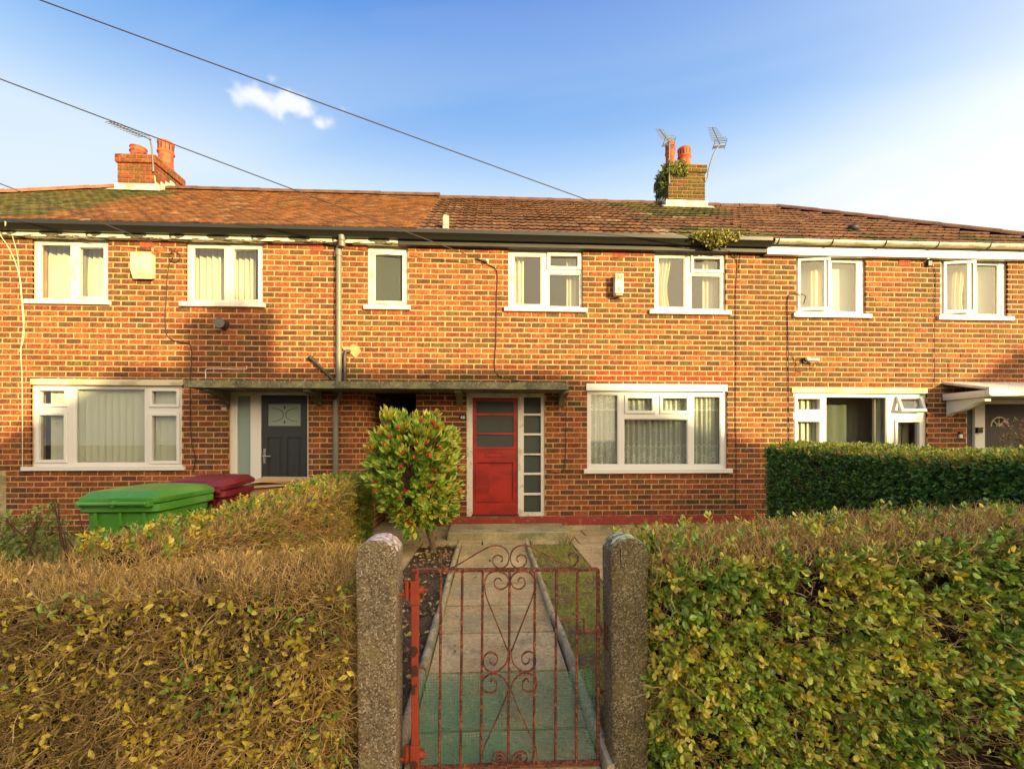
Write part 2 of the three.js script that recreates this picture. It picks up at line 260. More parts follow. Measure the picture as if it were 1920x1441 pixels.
const BM = (x, y, z, w, h, ry = 0) => new THREE.Matrix4().compose(V(x, y, z), new THREE.Quaternion().setFromAxisAngle(V(0, 1, 0), ry), V(w, h, 1));
function brickRect(items, x0, y0, x1, y1, holes, toneAt, y00 = 0.235, r = rnd) { // stretcher bond over a rectangle, cut round the openings
  for (let c = Math.floor((y0 - y00) / COURSE); ; c++) {
    const yb = y00 + c * COURSE; if (yb >= y1 - 0.01) break; const lo = Math.max(yb, y0), hi = Math.min(yb + COURSE - JOINT, y1); if (hi - lo < 0.015) continue;
    for (let k = Math.floor(x0 / LENGTH) - 1; ; k++) {
      const xb = k * LENGTH + (c & 1 ? LENGTH / 2 : 0) + rr(-0.004, 0.004, r); if (xb >= x1) break;
      let rects = [[Math.max(xb, x0), lo, Math.min(xb + LENGTH - JOINT, x1), hi]];
      for (const h of holes) rects = rects.flatMap(([a, b, d, e]) => {
        if (h[0] >= d || h[2] <= a || h[1] >= e || h[3] <= b) return [[a, b, d, e]]; const o = [];
        if (h[0] > a) o.push([a, b, h[0], e]); if (h[2] < d) o.push([h[2], b, d, e]);
        if (h[1] > b) o.push([Math.max(a, h[0]), b, Math.min(d, h[2]), h[1]]); if (h[3] < e) o.push([Math.max(a, h[0]), h[3], Math.min(d, h[2]), e]); return o;
      });
      for (const [a, b, d, e] of rects) if (d - a > 0.02 && e - b > 0.015) {
        const x = (a + d) / 2, y = (b + e) / 2, t = toneAt(x, y);
        items.push({ m: BM(x, y + rr(-0.0015, 0.0015, r), rr(-0.0025, 0.002, r), d - a, e - b), v: Math.floor(r() * 10), t, d: EYE.distanceTo(V(x, y, 0)) - 3 * (d - a) });
      }
    }
  }
}

// ------------------------------------------------------------------ ground, paths, road
M.joint = std({ color: hex('#2a2115'), roughness: 1 });
struct('ground', at(new THREE.PlaneGeometry(300, 300, 1, 1), 0, -0.03, 0, -Math.PI / 2), M.soil);
struct('road', bx(-90, -0.2, 9.6, 110, -0.09, 15.4), M.asphalt);
const slabGeos = [0, 1, 2].map(() => metreUV(new RoundedBoxGeometry(1, 1, 0.05, 1, 0.006)));
function slabs(name, list, parent) { // [x0, z0, x1, z1, top] paving slabs, joints open
  list.forEach(([x0, z0, x1, z1, top = 0], i) => {
    const g = at(new RoundedBoxGeometry(x1 - x0 - 0.02, 0.05, z1 - z0 - 0.02, 1, 0.004), (x0 + x1) / 2, top - 0.025 + rr(-0.003, 0.003), (z0 + z1) / 2, rr(-0.004, 0.004), 0, rr(-0.003, 0.003));
    obj(name, g, M.slab[i % 4], parent);
  });
}
{
  const pv = struct('pavement', [bx(-90, -0.14, 5.62, 110, -0.028, 9.46)], M.soil);
  const l = []; for (let k = -8; k < 8; k++) for (let j = 0; j < 4; j++) l.push([k * 0.9 - (j & 1 ? 0.45 : 0), 5.64 + j * 0.62, (k + 1) * 0.9 - (j & 1 ? 0.45 : 0), 5.64 + (j + 1) * 0.62, 0]);
  slabs('paving_slab', l, pv);
  struct('kerb', bx(-90, -0.14, 9.46, 110, 0.0, 9.6, 0.015), M.edging);
  struct('far_pavement', bx(-90, -0.14, 15.4, 110, -0.0, 17.4, 0.02), M.edging);
}
{ // garden path: one row of slabs between kerb edgings
  const p = struct('garden_path', bx(-0.40, -0.2, 1.04, 0.52, -0.026, 5.5), M.joint), l = [];
  for (let k = 0; k < 8; k++) l.push([-0.392, 1.05 + k * 0.585, 0.512, 1.05 + (k + 1) * 0.585, 0.0]);
  slabs('path_slab', l, p);
  for (let k = 0; k < 5; k++) for (const s of [0, 1]) { // round-topped edging lengths
    const z0 = 1.06 + k * 0.89, z1 = z0 + 0.875, x = s ? 0.535 : -0.415;
    const sh = new THREE.Shape(); sh.moveTo(-0.027, -0.1); sh.lineTo(0.027, -0.1); sh.lineTo(0.027, 0.035); sh.absarc(0, 0.035, 0.027, 0, Math.PI, false); sh.closePath();
    const g = new THREE.ExtrudeGeometry(sh, { depth: z1 - z0, bevelEnabled: false, curveSegments: 6 }); g.rotateZ(rr(-0.05, 0.05)); g.rotateY(rr(-0.008, 0.008));
    obj('edging', at(g, x + rr(-0.006, 0.006), rr(-0.012, 0.008), z0), M.edging, p);
  }
}
{ // paved strip along the house, and the side paths either side of the beds
  const a = struct('house_paving', bx(-2.1, -0.2, 0.02, 4.4, -0.026, 1.05), M.joint), l = [];
  for (let k = 0; k < 9; k++) { const x = -2.0 + k * 0.7; l.push([x, 0.02, x + 0.7, 0.5, 0.002]); l.push([x - 0.2, 0.5, x + 0.5, 1.04, 0]); }
  slabs('paving_slab', l, a);
  const b = struct('side_paving', [bx(-1.7, -0.2, 1.05, -0.97, -0.026, 5.0), bx(1.17, -0.2, 1.05, 3.6, -0.026, 5.0)], M.soil), q = [];
  for (let k = 0; k < 6; k++) { q.push([-1.68, 1.06 + k * 0.66, -0.97, 1.06 + (k + 1) * 0.66, 0]); for (let j = 0; j < 3; j++) q.push([1.18 + j * 0.8, 1.06 + k * 0.66 - (j & 1) * 0.2, 1.98 + j * 0.8, 1.06 + (k + 1) * 0.66 - (j & 1) * 0.2, 0.002]); }
  slabs('paving_slab', q, b);
}
function rough(x0, z0, x1, z1, y, amp, n, s) { // uneven earth
  const g = new THREE.PlaneGeometry(x1 - x0, z1 - z0, n, Math.round(n * (z1 - z0) / (x1 - x0))); g.rotateX(-Math.PI / 2); g.translate((x0 + x1) / 2, y, (z0 + z1) / 2); const p = g.attributes.position;
  for (let i = 0; i < p.count; i++) p.setY(i, y + amp * (fbm(p.getX(i) * 6 + 50, p.getZ(i) * 6 + 50, 512, s, 4) - 0.5)); g.computeVertexNormals(); return g;
}
struct('soil_bed', rough(-0.965, 1.06, -0.44, 5.3, -0.005, 0.08, 20, 401), M.soil);
struct('moss_bed', rough(0.56, 1.06, 1.17, 5.3, -0.005, 0.09, 20, 403), M.lawn);
struct('neighbour_garden', rough(-12, 0.02, -2.15, 5.3, 0.0, 0.12, 80, 405), M.lawn);
struct('right_garden', rough(3.9, 0.02, 12, 5.3, -0.005, 0.06, 60, 407), M.lawn);

// ------------------------------------------------------------------ roofs
const EAVE_Y = 4.80, EAVE_Z = 0.15, RIDGE_Z = -3.4, RISE = 2.40, PITCH = Math.atan2(RISE, EAVE_Z - RIDGE_Z), SLOPE = Math.hypot(RISE, EAVE_Z - RIDGE_Z);
const QR = new THREE.Quaternion().setFromAxisAngle(V(1, 0, 0), -(Math.PI / 2 - PITCH));
const onSlope = (x, s, n = 0, dy = 0) => V(x, EAVE_Y + dy + s * Math.sin(PITCH) + n * Math.cos(PITCH), EAVE_Z - s * Math.cos(PITCH) + n * Math.sin(PITCH));
function tileGeo(w, h, seed, rolls) { // one roof tile, y up the slope, tail at y = 0
  const r = mulberry(seed), pos = [], N = rolls ? 8 : 2, th = 0.014, prof = [];
  for (let i = 0; i <= N; i++) { const x = -w / 2 + w * i / N; prof.push([x, rolls ? 0.013 * Math.pow(0.5 + 0.5 * Math.cos(2 * Math.PI * 2 * i / N), 1.5) : 0.004 * (1 - Math.pow(2 * i / N - 1, 2))]); }
  const lift = (rolls ? 0.040 : 0.018) + rr(0, 0.006, r), j = () => rr(-0.004, 0.004, r), tail = prof.map(([x, z]) => [x, j(), z + lift + th]), head = prof.map(([x, z]) => [x, h, z + 0.002 + th]), low = prof.map(([x, z], i) => [x, tail[i][1] + 0.002, z + lift - 0.004]);
  const quad = (a, b, d, e) => { for (const q of [a, b, d, a, d, e]) pos.push(...q); };
  for (let i = 0; i < N; i++) { quad(tail[i], tail[i + 1], head[i + 1], head[i]); quad(low[i], low[i + 1], tail[i + 1], tail[i]); }
  quad(low[N], [w / 2, h, 0], head[N], tail[N]); quad([-w / 2, h, 0], low[0], tail[0], head[0]);
  const g = new THREE.BufferGeometry(); g.setAttribute('position', new THREE.Float32BufferAttribute(pos, 3)); const uv = [], ou = r(), ov = r();
  for (let i = 0; i < pos.length; i += 3) uv.push(ou + pos[i], ov + pos[i + 1]); g.setAttribute('uv', new THREE.Float32BufferAttribute(uv, 2)); g.computeVertexNormals(); return g;
}
const PLAIN = Array.from({ length: 8 }, (_, i) => tileGeo(0.163, 0.19, 1200 + i, false));
const ROMAN = Array.from({ length: 8 }, (_, i) => tileGeo(0.300, 0.40, 1300 + i, true));
const tileMap = tex(512, (u, v) => { const a = fbm(u * 9, v * 9, 9, 311, 5), s = fbm(u * 60, v * 60, 60, 313, 3), k = 0.80 + 0.5 * (a - 0.5) + 0.4 * (s - 0.5) + (s > 0.74 ? 0.15 : 0); return [k, k * 0.98, k * 0.95]; });
const TTONE = ['#a56a34', '#98602f', '#ae743a', '#8e5a30', '#b47c42', '#85562d', '#6c6a2c', '#7f7a34', '#57561f', '#b9a080'].map(hex).map((c) => c.multiplyScalar(0.86));
const RTONE = ['#94684a', '#9c7050', '#8b6145', '#a47856', '#84593f', '#936d50', '#6f6a34', '#82793a', '#5a5626', '#b59a80'].map(hex).map((c) => c.multiplyScalar(0.86));
const tileProps = { map: tileMap, bumpMap: brickBump, bumpScale: 0.01, roughness: 0.95 };
function moss(x, s, r) { // moss grows left of the left stack and round and below the right one
  const n = fbm(x * 2.5 + 60, s * 2.5 + 60, 512, 321, 4) - 0.5;
  return Math.max(x < -6.6 ? sst(-6.4, -7.6, x) * 0.85 + n * 1.4 : 0, (1 - sst(0.4, 1.9, Math.hypot((x - 4.1) * 0.9, (s - 3.4) * 0.8))) * 0.9 + n, (1 - sst(0.2, 1.1, Math.hypot((x - 4.0) * 0.7, s - 0.3))) + n, x > 6 ? sst(0.9, 0.2, s) * 0.5 + n * 0.8 : 0) > 0.28 + r() * 0.35;
}
function tileField(items, geos, x0, x1, gauge, w, inside, tone, dy) {
  for (let c = 0, s = 0; s < SLOPE - gauge * 0.6; c++, s = c * gauge) for (let k = 0; k * w < x1 - x0; k++) {
    const x = (geos === PLAIN ? x1 - k * w - (c & 1 ? w : w / 2) : x0 + (k + 0.5) * w) + rr(-0.002, 0.002); if (x < x0 || x > x1 || !inside(x, s)) continue;
    const p = onSlope(x, s + rr(-0.006, 0.006), 0, dy), q = QR.clone().multiply(new THREE.Quaternion().setFromEuler(new THREE.Euler(rr(-0.012, 0.012), 0, rr(-0.006, 0.006))));
    items.push({ m: new THREE.Matrix4().compose(p, q, V(1, 1, 1)), v: Math.floor(rnd() * 8), t: moss(x, s, rnd) ? 6 + Math.floor(rnd() * 3) : tone(x, s), d: EYE.distanceTo(p) });
  }
}
function deck(x0, x1, hipL, hipR, dy) { // closed roof body under the tiles: front and back slopes, ends hipped or upright
  const run = EAVE_Z - RIDGE_Z, zb = RIDGE_Z - run, y0 = EAVE_Y + dy, y1 = y0 + RISE, rl = hipL ? x0 + run : x0, rt = hipR ? x1 - run : x1, pos = [];
  const a = [x0, y0, EAVE_Z], b = [x1, y0, EAVE_Z], c = [x1, y0, zb], d = [x0, y0, zb], e = [rl, y1, RIDGE_Z], f = [rt, y1, RIDGE_Z];
  for (const t of [[a, b, f], [a, f, e], [c, d, e], [c, e, f], [d, a, e], [b, c, f], [a, d, c], [a, c, b]]) for (const q of t) pos.push(...q);
  const g = new THREE.BufferGeometry(); g.setAttribute('position', new THREE.Float32BufferAttribute(pos, 3)); g.setAttribute('uv', new THREE.Float32BufferAttribute(new Float32Array(pos.length / 3 * 2), 2)); g.computeVertexNormals(); return g;
}
M.deck = std({ color: hex('#3b2c20'), roughness: 1 });
M.ridge = std({ color: hex('#6a4a38'), map: tileMap, roughness: 0.9, bumpMap: brickBump, bumpScale: 0.006 });
M.ridgeRed = std({ color: hex('#b8674a'), map: tileMap, roughness: 0.9, bumpMap: brickBump, bumpScale: 0.006 });
function ridgeRun(a, b, len, parent, mat, r = 0.11) { // half-round ridge tiles from a to b
  const d = b.clone().sub(a), n = Math.max(1, Math.round(d.length() / len)), q = new THREE.Quaternion().setFromUnitVectors(V(1, 0, 0), d.clone().normalize());
  for (let k = 0; k < n; k++) {
    const g = new THREE.CylinderGeometry(r, r * 1.04, len * 1.03, 10, 1, false, 0, Math.PI); g.rotateZ(Math.PI / 2); g.rotateX(Math.PI / 2 * 0); // half pipe along x
    const m = obj('ridge_tile', flat(g), mat, parent); m.position.copy(a).addScaledVector(d, (k + 0.5) / n).add(V(0, -0.015 + rr(-0.006, 0.006), 0)); m.quaternion.copy(q);
  }
}
// half pipe check: CylinderGeometry thetaStart 0..PI lies on +x side (x = sin); turned so that it opens downwards
function chimney(house, cx, z0, z1, w, yb, yt, tones, mortar) {
  const c = obj('chimney', bx(cx - w / 2 + 0.008, yb, z0 + 0.008, cx + w / 2 - 0.008, yt, z1 - 0.008), mortar, house), it = [], d = z1 - z0;
  const courses = Math.floor((yt - yb) / COURSE);
  for (let k = 0; k < courses; k++) {
    const out = k >= courses - 2 ? 0.035 : 0, y = yt - (courses - k) * COURSE + COURSE / 2, h = COURSE - JOINT;
    const run = (len, place) => { let p = (k & 1 ? -LENGTH / 2 : 0); while (p < len) { const a = Math.max(0, p), b = Math.min(len, p + LENGTH - JOINT); if (b - a > 0.03) place((a + b) / 2, b - a); p += LENGTH; } };
    const push = (x, z, l, ry) => it.push({ m: BM(x, y, z, l, h, ry), v: Math.floor(rnd() * 10), t: tones(y), d: EYE.distanceTo(V(x, y, z)) });
    run(w + 2 * out, (p, l) => { push(cx - w / 2 - out + p, z1 + out + 0.004, l, 0); push(cx - w / 2 - out + p, z0 - out - 0.004, l, Math.PI); });
    run(d + 2 * out, (p, l) => { push(cx + w / 2 + out + 0.004, z1 + out - p, l, Math.PI / 2); push(cx - w / 2 - out - 0.004, z1 + out - p, l, -Math.PI / 2); });
  }
  pieces('brick', it, BRICK, BTONE, brickProps, c, 300);
  obj('oversail', bx(cx - w / 2 - 0.03, yt - 2 * COURSE + 0.004, z0 - 0.03, cx + w / 2 + 0.03, yt + 0.012, z1 + 0.03), mortar, c);
  obj('flaunching', at(new THREE.CylinderGeometry(w * 0.45, w * 0.68, 0.09, 4, 1, false, Math.PI / 4), cx, yt + 0.05, (z0 + z1) / 2), M.lead, c);
  return c;
}
function pot(parent, x, y, z, h, r, slots, lean = 0) { // clay pot: flared foot, ring and rim
  const pr = [[r * 1.02, 0], [r * 1.05, 0.03], [r * 0.98, 0.06], [r * 0.95, h * 0.5], [r * 0.97, h * 0.56], [r * 1.12, h * 0.58], [r * 1.12, h * 0.64], [r * 1.0, h * 0.66], [r * 1.02, h * 0.92], [r * 1.10, h * 0.94], [r * 1.10, h], [r * 0.86, h], [r * 0.84, h * 0.4]];
  const m = obj('chimney_pot', new THREE.LatheGeometry(pr.map(([a, b]) => new THREE.Vector2(a, b)), 20), M.terracotta, parent); m.position.set(x, y, z); m.rotation.z = lean;
  if (slots) { const l = []; for (let k = 0; k < 12; k++) { const a = k / 12 * 2 * Math.PI; l.push(at(bx(-0.012, h * 0.68, r * 0.92, 0.012, h * 0.9, r * 1.03), 0, 0, 0, 0, a, 0)); } obj('slot', l, M.black, m); }
  return m;
}

// ------------------------------------------------------------------ window and door builders
function windowUnit(house, fr, glass, sill, o = {}) { // frame plate with openings, raised sashes, panes, sill
  const g = part('window', house), z = o.z ?? -0.045, mat = o.mat ?? M.white; if (o.label) g.userData.label = o.label;
  obj('frame', plate(fr, glass.map((q) => q.slice(0, 4)), 0.07, z, 0.004), mat, g);
  for (const q of glass) {
    const [a, b, c, d, sash, ajar] = q, dir = sash ? 0.018 : -0.02;
    let s = null;
    if (sash) { const m = o.rim ?? 0.045; s = obj('sash', plate([a - m, b - m, c + m, d + m], [[a + 0.004, b + 0.004, c - 0.004, d - 0.004]], 0.05, z + 0.022, 0.006), mat, g); }
    else { const m = 0.012; obj('bead', plate([a - 0.001, b - 0.001, c + 0.001, d + 0.001], [[a + m, b + m, c - m, d - m]], 0.02, z - 0.012), mat, g); }
    const p = obj('pane', bx(a + 0.002, b + 0.002, z - 0.032, c - 0.002, d - 0.002, z - 0.028), q[6] ?? M.glass, g);
    if (ajar) { const hx = ajar[0], hy = ajar[1], mv = (m) => { m.geometry.translate(-hx, -hy, -z); m.position.set(hx, hy, z + 0.01); m.rotation.set(ajar[2], ajar[3], 0); }; mv(p); mv(s); }
  }
  if (sill) obj('sill', [bx(sill[0], sill[1], z - 0.05, sill[2], sill[3], 0.045, 0.006), bx(sill[0] + 0.01, sill[1] + 0.004, 0.03, sill[2] - 0.01, sill[1] + 0.018, 0.05, 0.004)], o.sillMat ?? mat, g);
  return g;
}
function wallShell(x0, x1, y0, y1, holes) { return metreUV(plate([x0, y0, x1, y1], holes, 0.24, -0.007)); }
function interior(house, x0, x1, bays) { // rooms behind the front wall: floors, party walls, back wall, no openings but the windows
  const z0 = -6.6, zf = -0.25, t = 0.12;
  obj('interior', [bx(x0, -0.1, z0, x1, 0.12, zf), bx(x0, 2.36, z0, x1, 2.52, zf), bx(x0, 4.72, z0, x1, 4.795, zf), bx(x0, 0.12, z0 - t, x1, 4.72, z0), ...bays.flatMap((x) => [bx(x - t / 2, 0.12, z0, x + t / 2, 2.36, zf), bx(x - t / 2, 2.52, z0, x + t / 2, 4.72, zf)]), bx(x0, 0.12, -3.2, x1, 2.36, -3.1), bx(x0, 2.52, -3.4, x1, 4.72, -3.3)], M.room, house);
}
function gutterRun(house, x0, x1, y, mat, r = 0.062) { // half-round gutter on the fascia
  const sh = new THREE.Shape(); for (let i = 0; i <= 14; i++) { const a = Math.PI * i / 14; sh[i ? 'lineTo' : 'moveTo'](r * Math.cos(a), -r * Math.sin(a)); } for (let i = 14; i >= 0; i--) { const a = Math.PI * i / 14; sh.lineTo((r - 0.005) * Math.cos(a), -(r - 0.005) * Math.sin(a)); } sh.closePath();
  const g = new THREE.ExtrudeGeometry(sh, { depth: x1 - x0, bevelEnabled: false }); g.rotateY(Math.PI / 2); const m = obj('gutter', at(g, x0, y, 0.10 + r + 0.012), mat, house); return m;
}
function ogeeRun(house, x0, x1, y0, y1, mat) { // deep moulded gutter
  const sh = new THREE.Shape(), h = y1 - y0; sh.moveTo(0, 0); sh.lineTo(0, h); sh.lineTo(-0.006, h); sh.lineTo(-0.006, 0.012); sh.lineTo(-0.055, 0.012); sh.quadraticCurveTo(-0.085, h * 0.45, -0.112, h * 0.62); sh.lineTo(-0.112, h); sh.lineTo(-0.128, h); sh.lineTo(-0.128, h * 0.58); sh.quadraticCurveTo(-0.088, h * 0.35, -0.06, 0); sh.closePath();
  const g = new THREE.ExtrudeGeometry(sh, { depth: x1 - x0, bevelEnabled: false, curveSegments: 6 }); g.rotateY(Math.PI / 2); return obj('gutter', at(g, x0, y0, 0.102), mat, house);
}
function airBrick(house, r) { const g = part('air_brick', house), hs = []; const [x0, y0, x1, y1] = r; for (let i = 0; i < 6; i++) for (let j = 0; j < 3; j++) { const w = (x1 - x0) / 6, h = (y1 - y0) / 3; hs.push([x0 + (i + 0.25) * w, y0 + (j + 0.25) * h, x0 + (i + 0.75) * w, y0 + (j + 0.78) * h]); } obj('grille', plate(r, hs, 0.02, 0.006), M.terracotta, g); obj('backing', bx(x0 + 0.002, y0 + 0.002, -0.03, x1 - 0.002, y1 - 0.002, -0.02), M.black, g); }

// ------------------------------------------------------------------ the terrace: three houses
const XL = -11.9, X1 = -2.381, X2 = 4.642, XR = 11.2, WTOP = 4.79;
const wallTone = (dark) => (x, y) => brickTone(x, y, dark);

// ---- left house, number 48
const h48 = thing('brick_house', 'left terraced house with mossy brown plain tile roof and dark grey front door', 'house', 'terraced houses');
{
  const W1 = [-7.13, 3.657, -5.998, 4.667], W2 = [-4.806, 3.659, -3.619, 4.686], L1 = [-7.154, 1.048, -4.872, 2.441], D = [-4.161, 0.061, -2.905, 2.286];
  W1[3] = W2[3] = 4.70; D[1] = 0.12; D[3] = 2.30;
  const holes = [W1, W2, L1, D];
  const w = obj('wall', wallShell(XL, X1, -0.15, WTOP, holes), M.mortar, h48, false), it = [];
  brickRect(it, XL, -0.1, X1, WTOP, [...holes, [-5.51, 4.53, -5.299, 4.631], [-2.87, 4.526, -2.669, 4.629]], wallTone(0.42));
  it.forEach((i) => { const p = V(0, 0, 0).setFromMatrixPosition(i.m); if (p.y < 1.0 && p.x > -6.5 && p.x < -3.9 || p.x < -7.5) i.d += 20; });
  pieces('brick', it, BRICK, BTONE, brickProps, w);
  interior(h48, XL, X1 - 0.002, [XL + 0.1, -6.6, -4.3, X1 - 0.07]);
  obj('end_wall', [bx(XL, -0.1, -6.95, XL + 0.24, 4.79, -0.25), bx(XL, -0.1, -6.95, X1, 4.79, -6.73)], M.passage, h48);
  windowUnit(h48, W1, [[-7.066, 3.704, -6.594, 4.568], [-6.466, 3.738, -6.079, 4.522,1]], [-7.221, 3.601, -5.946, 3.668], { mat: M.oldWhite });
  windowUnit(h48, W2, [[-4.732, 3.715, -4.236, 4.569], [-4.095, 3.733, -3.703, 4.547,1]], [-4.892, 3.595, -3.573, 3.671], { mat: M.oldWhite });
  windowUnit(h48, [-7.154, 1.056, -4.872, 2.348], [[-7.066, 2.049, -6.674, 2.259,1], [-7.066, 1.168, -6.682, 1.873,1], [-6.53, 1.115, -5.47, 2.298], [-5.355, 2.048, -4.97, 2.26,1], [-5.355, 1.147, -4.97, 1.869,1]], [-7.261, 1, -4.81, 1.067]);
  obj('head_board', bx(-7.142, 2.343, -0.1, -4.859, 2.435, 0.02, 0.006), M.cream, h48);
  airBrick(h48, [-5.51, 4.53, -5.299, 4.631]); airBrick(h48, [-2.87, 4.526, -2.669, 4.629]);
  // door set: side light, composite door with leaded fan light
  const ds = part('door', h48), z = -0.06; ds.userData.label = 'dark grey panelled door with leaded glass and white side light';
  const [a0, b0, a1, b1] = D; const GL = [-4.053, 0.065, -3.845, 2.198], LF = [-3.678, 0.059, -2.947, 2.21]; GL[1] = 0.34; LF[1] = 0.2;
  obj('frame', plate([a0, b0, a1, 2.29], [GL, LF], 0.08, z, 0.004), M.white, ds);
  obj('side_light', bx(GL[0], GL[1], z - 0.04, GL[2], GL[3], z - 0.034), M.frostedGrey, ds);
  const P = [-3.578, 1.711, -3.057, 2.072], lf = [LF[0] + 0.004, LF[1] + 0.004, LF[2] - 0.004, LF[3] - 0.004], q1 = [-3.578, 0.791, -3.351, 1.522], q2 = [-3.276, 0.789, -3.048, 1.522];
  q1[1] = q2[1] = 0.42;
  obj('leaf', [plate(lf, [P, q1, q2], 0.045, z - 0.012, 0.003), ...[q1, q2].flatMap((q) => [bx(q[0], q[1], z - 0.05, q[2], q[3], z - 0.03), bx(q[0] + 0.04, q[1] + 0.04, z - 0.04, q[2] - 0.04, q[3] - 0.04, z - 0.016, 0.006)])], M.doorGrey, ds);
  obj('glass', bx(P[0], P[1], z - 0.04, P[2], P[3], z - 0.034), M.frostedGrey, ds);
  const cx = (P[0] + P[2]) / 2, cy = (P[1] + P[3]) / 2, lead = []; for (const s of [-1, 1]) { lead.push(ribbon([[cx + s * 0.20, P[3] - 0.07], [cx + s * 0.1, P[3] - 0.09], [cx + s * 0.035, cy + 0.05], [cx + s * 0.02, cy], [cx + s * 0.035, cy - 0.05], [cx + s * 0.1, P[1] + 0.09], [cx + s * 0.20, P[1] + 0.07]], 0.008, 0.006, z - 0.032)); lead.push(at(new THREE.OctahedronGeometry(0.03).scale(0.6, 1, 0.15), cx, cy + s * 0.12, z - 0.031)); }
  obj('leading', lead, std({ color: hex('#4a1f1c'), roughness: 0.5 }), ds);
  obj('handle', [bx(lf[0] + 0.03, 1.10, z - 0.014, lf[0] + 0.07, 1.34, z + 0.0, 0.006), bx(lf[0] + 0.035, 1.21, z + 0.03, lf[0] + 0.17, 1.232, z + 0.05, 0.008), bx(lf[0] + 0.04, 1.21, z, lf[0] + 0.06, 1.232, z + 0.04)], M.steel, ds);
  obj('fascia', bx(XL, 4.625, 0.0, -1.462, 4.77, 0.10, 0.003), M.peel, h48);
  ogeeRun(h48, XL - 0.1, -1.462, 4.69, 4.82, M.gutter);
  // roof: small plain tiles, mossed to the left; ends in a hip out of the picture
  const xr = -1.162, dk = deck(XL - 0.2, xr, true, false, 0.03), rf = obj('roof', dk, M.deck, h48), ti = [], run = EAVE_Z - RIDGE_Z, hip = (x, s) => x > XL - 0.2 + s * Math.cos(PITCH) + 0.05;
  tileField(ti, PLAIN, XL - 0.2, xr + 0.02, 0.105, 0.166, hip, (x, s) => { const k = rnd(); return k < 0.02 ? 9 : Math.floor(rnd() * 6); }, 0.04);
  ti.forEach((i) => { const p = V(0, 0, 0).setFromMatrixPosition(i.m); if (p.x < -8) i.d += 20; });
  pieces('roof_tile', ti, PLAIN, TTONE, tileProps, rf);
  ridgeRun(V(XL - 0.2 + run, EAVE_Y + 0.05 + RISE, RIDGE_Z), V(xr, EAVE_Y + 0.05 + RISE, RIDGE_Z), 0.45, rf, M.ridge);
  ridgeRun(V(XL - 0.2, EAVE_Y + 0.05, EAVE_Z), V(XL - 0.2 + run, EAVE_Y + 0.05 + RISE, RIDGE_Z), 0.45, rf, M.ridgeRed);
  // chimney stack with two pots
  const zc = -3.02, cw = -7.425 - -8.221, ccx = (-7.425 + -8.221) / 2, yt = 7.801;
  const ch = chimney(h48, ccx, -3.95, zc, cw, 6.6, yt, (y) => [0, 2, 4, 5, 6, 10, 9][Math.floor(rnd() * 7)], std({ map: mortarMap, color: hex('#c49a80'), roughness: 0.95 }));
  pot(ch, ccx - 0.16, yt + 0.07, -3.3, 0.26, 0.15, false); pot(ch, ccx + 0.2, yt + 0.07, -3.65, 0.62, 0.155, true);
  const fl = []; const ys = (z) => EAVE_Y + 0.06 + (EAVE_Z - z) * RISE / run; fl.push(bx(ccx - cw / 2 - 0.05, ys(zc) - 0.1, zc - 0.02, ccx + cw / 2 + 0.03, ys(zc) + 0.16, zc + 0.025));
  for (let k = 0; k < 4; k++) fl.push(bx(ccx + cw / 2 - 0.01, ys(zc) - 0.05 + k * 0.1, zc - 0.02 - (k + 1) * 0.15, ccx + cw / 2 + 0.022, ys(zc) + 0.22 + k * 0.1, zc - 0.02 - k * 0.15));
  fl.push(at(new THREE.BoxGeometry(cw + 0.3, 0.14, 0.012), ccx, ys(zc + 0.07) + 0.055, zc + 0.07, -(Math.PI / 2 - PITCH) + 0));
  obj('flashing', fl, M.lead, ch);
}

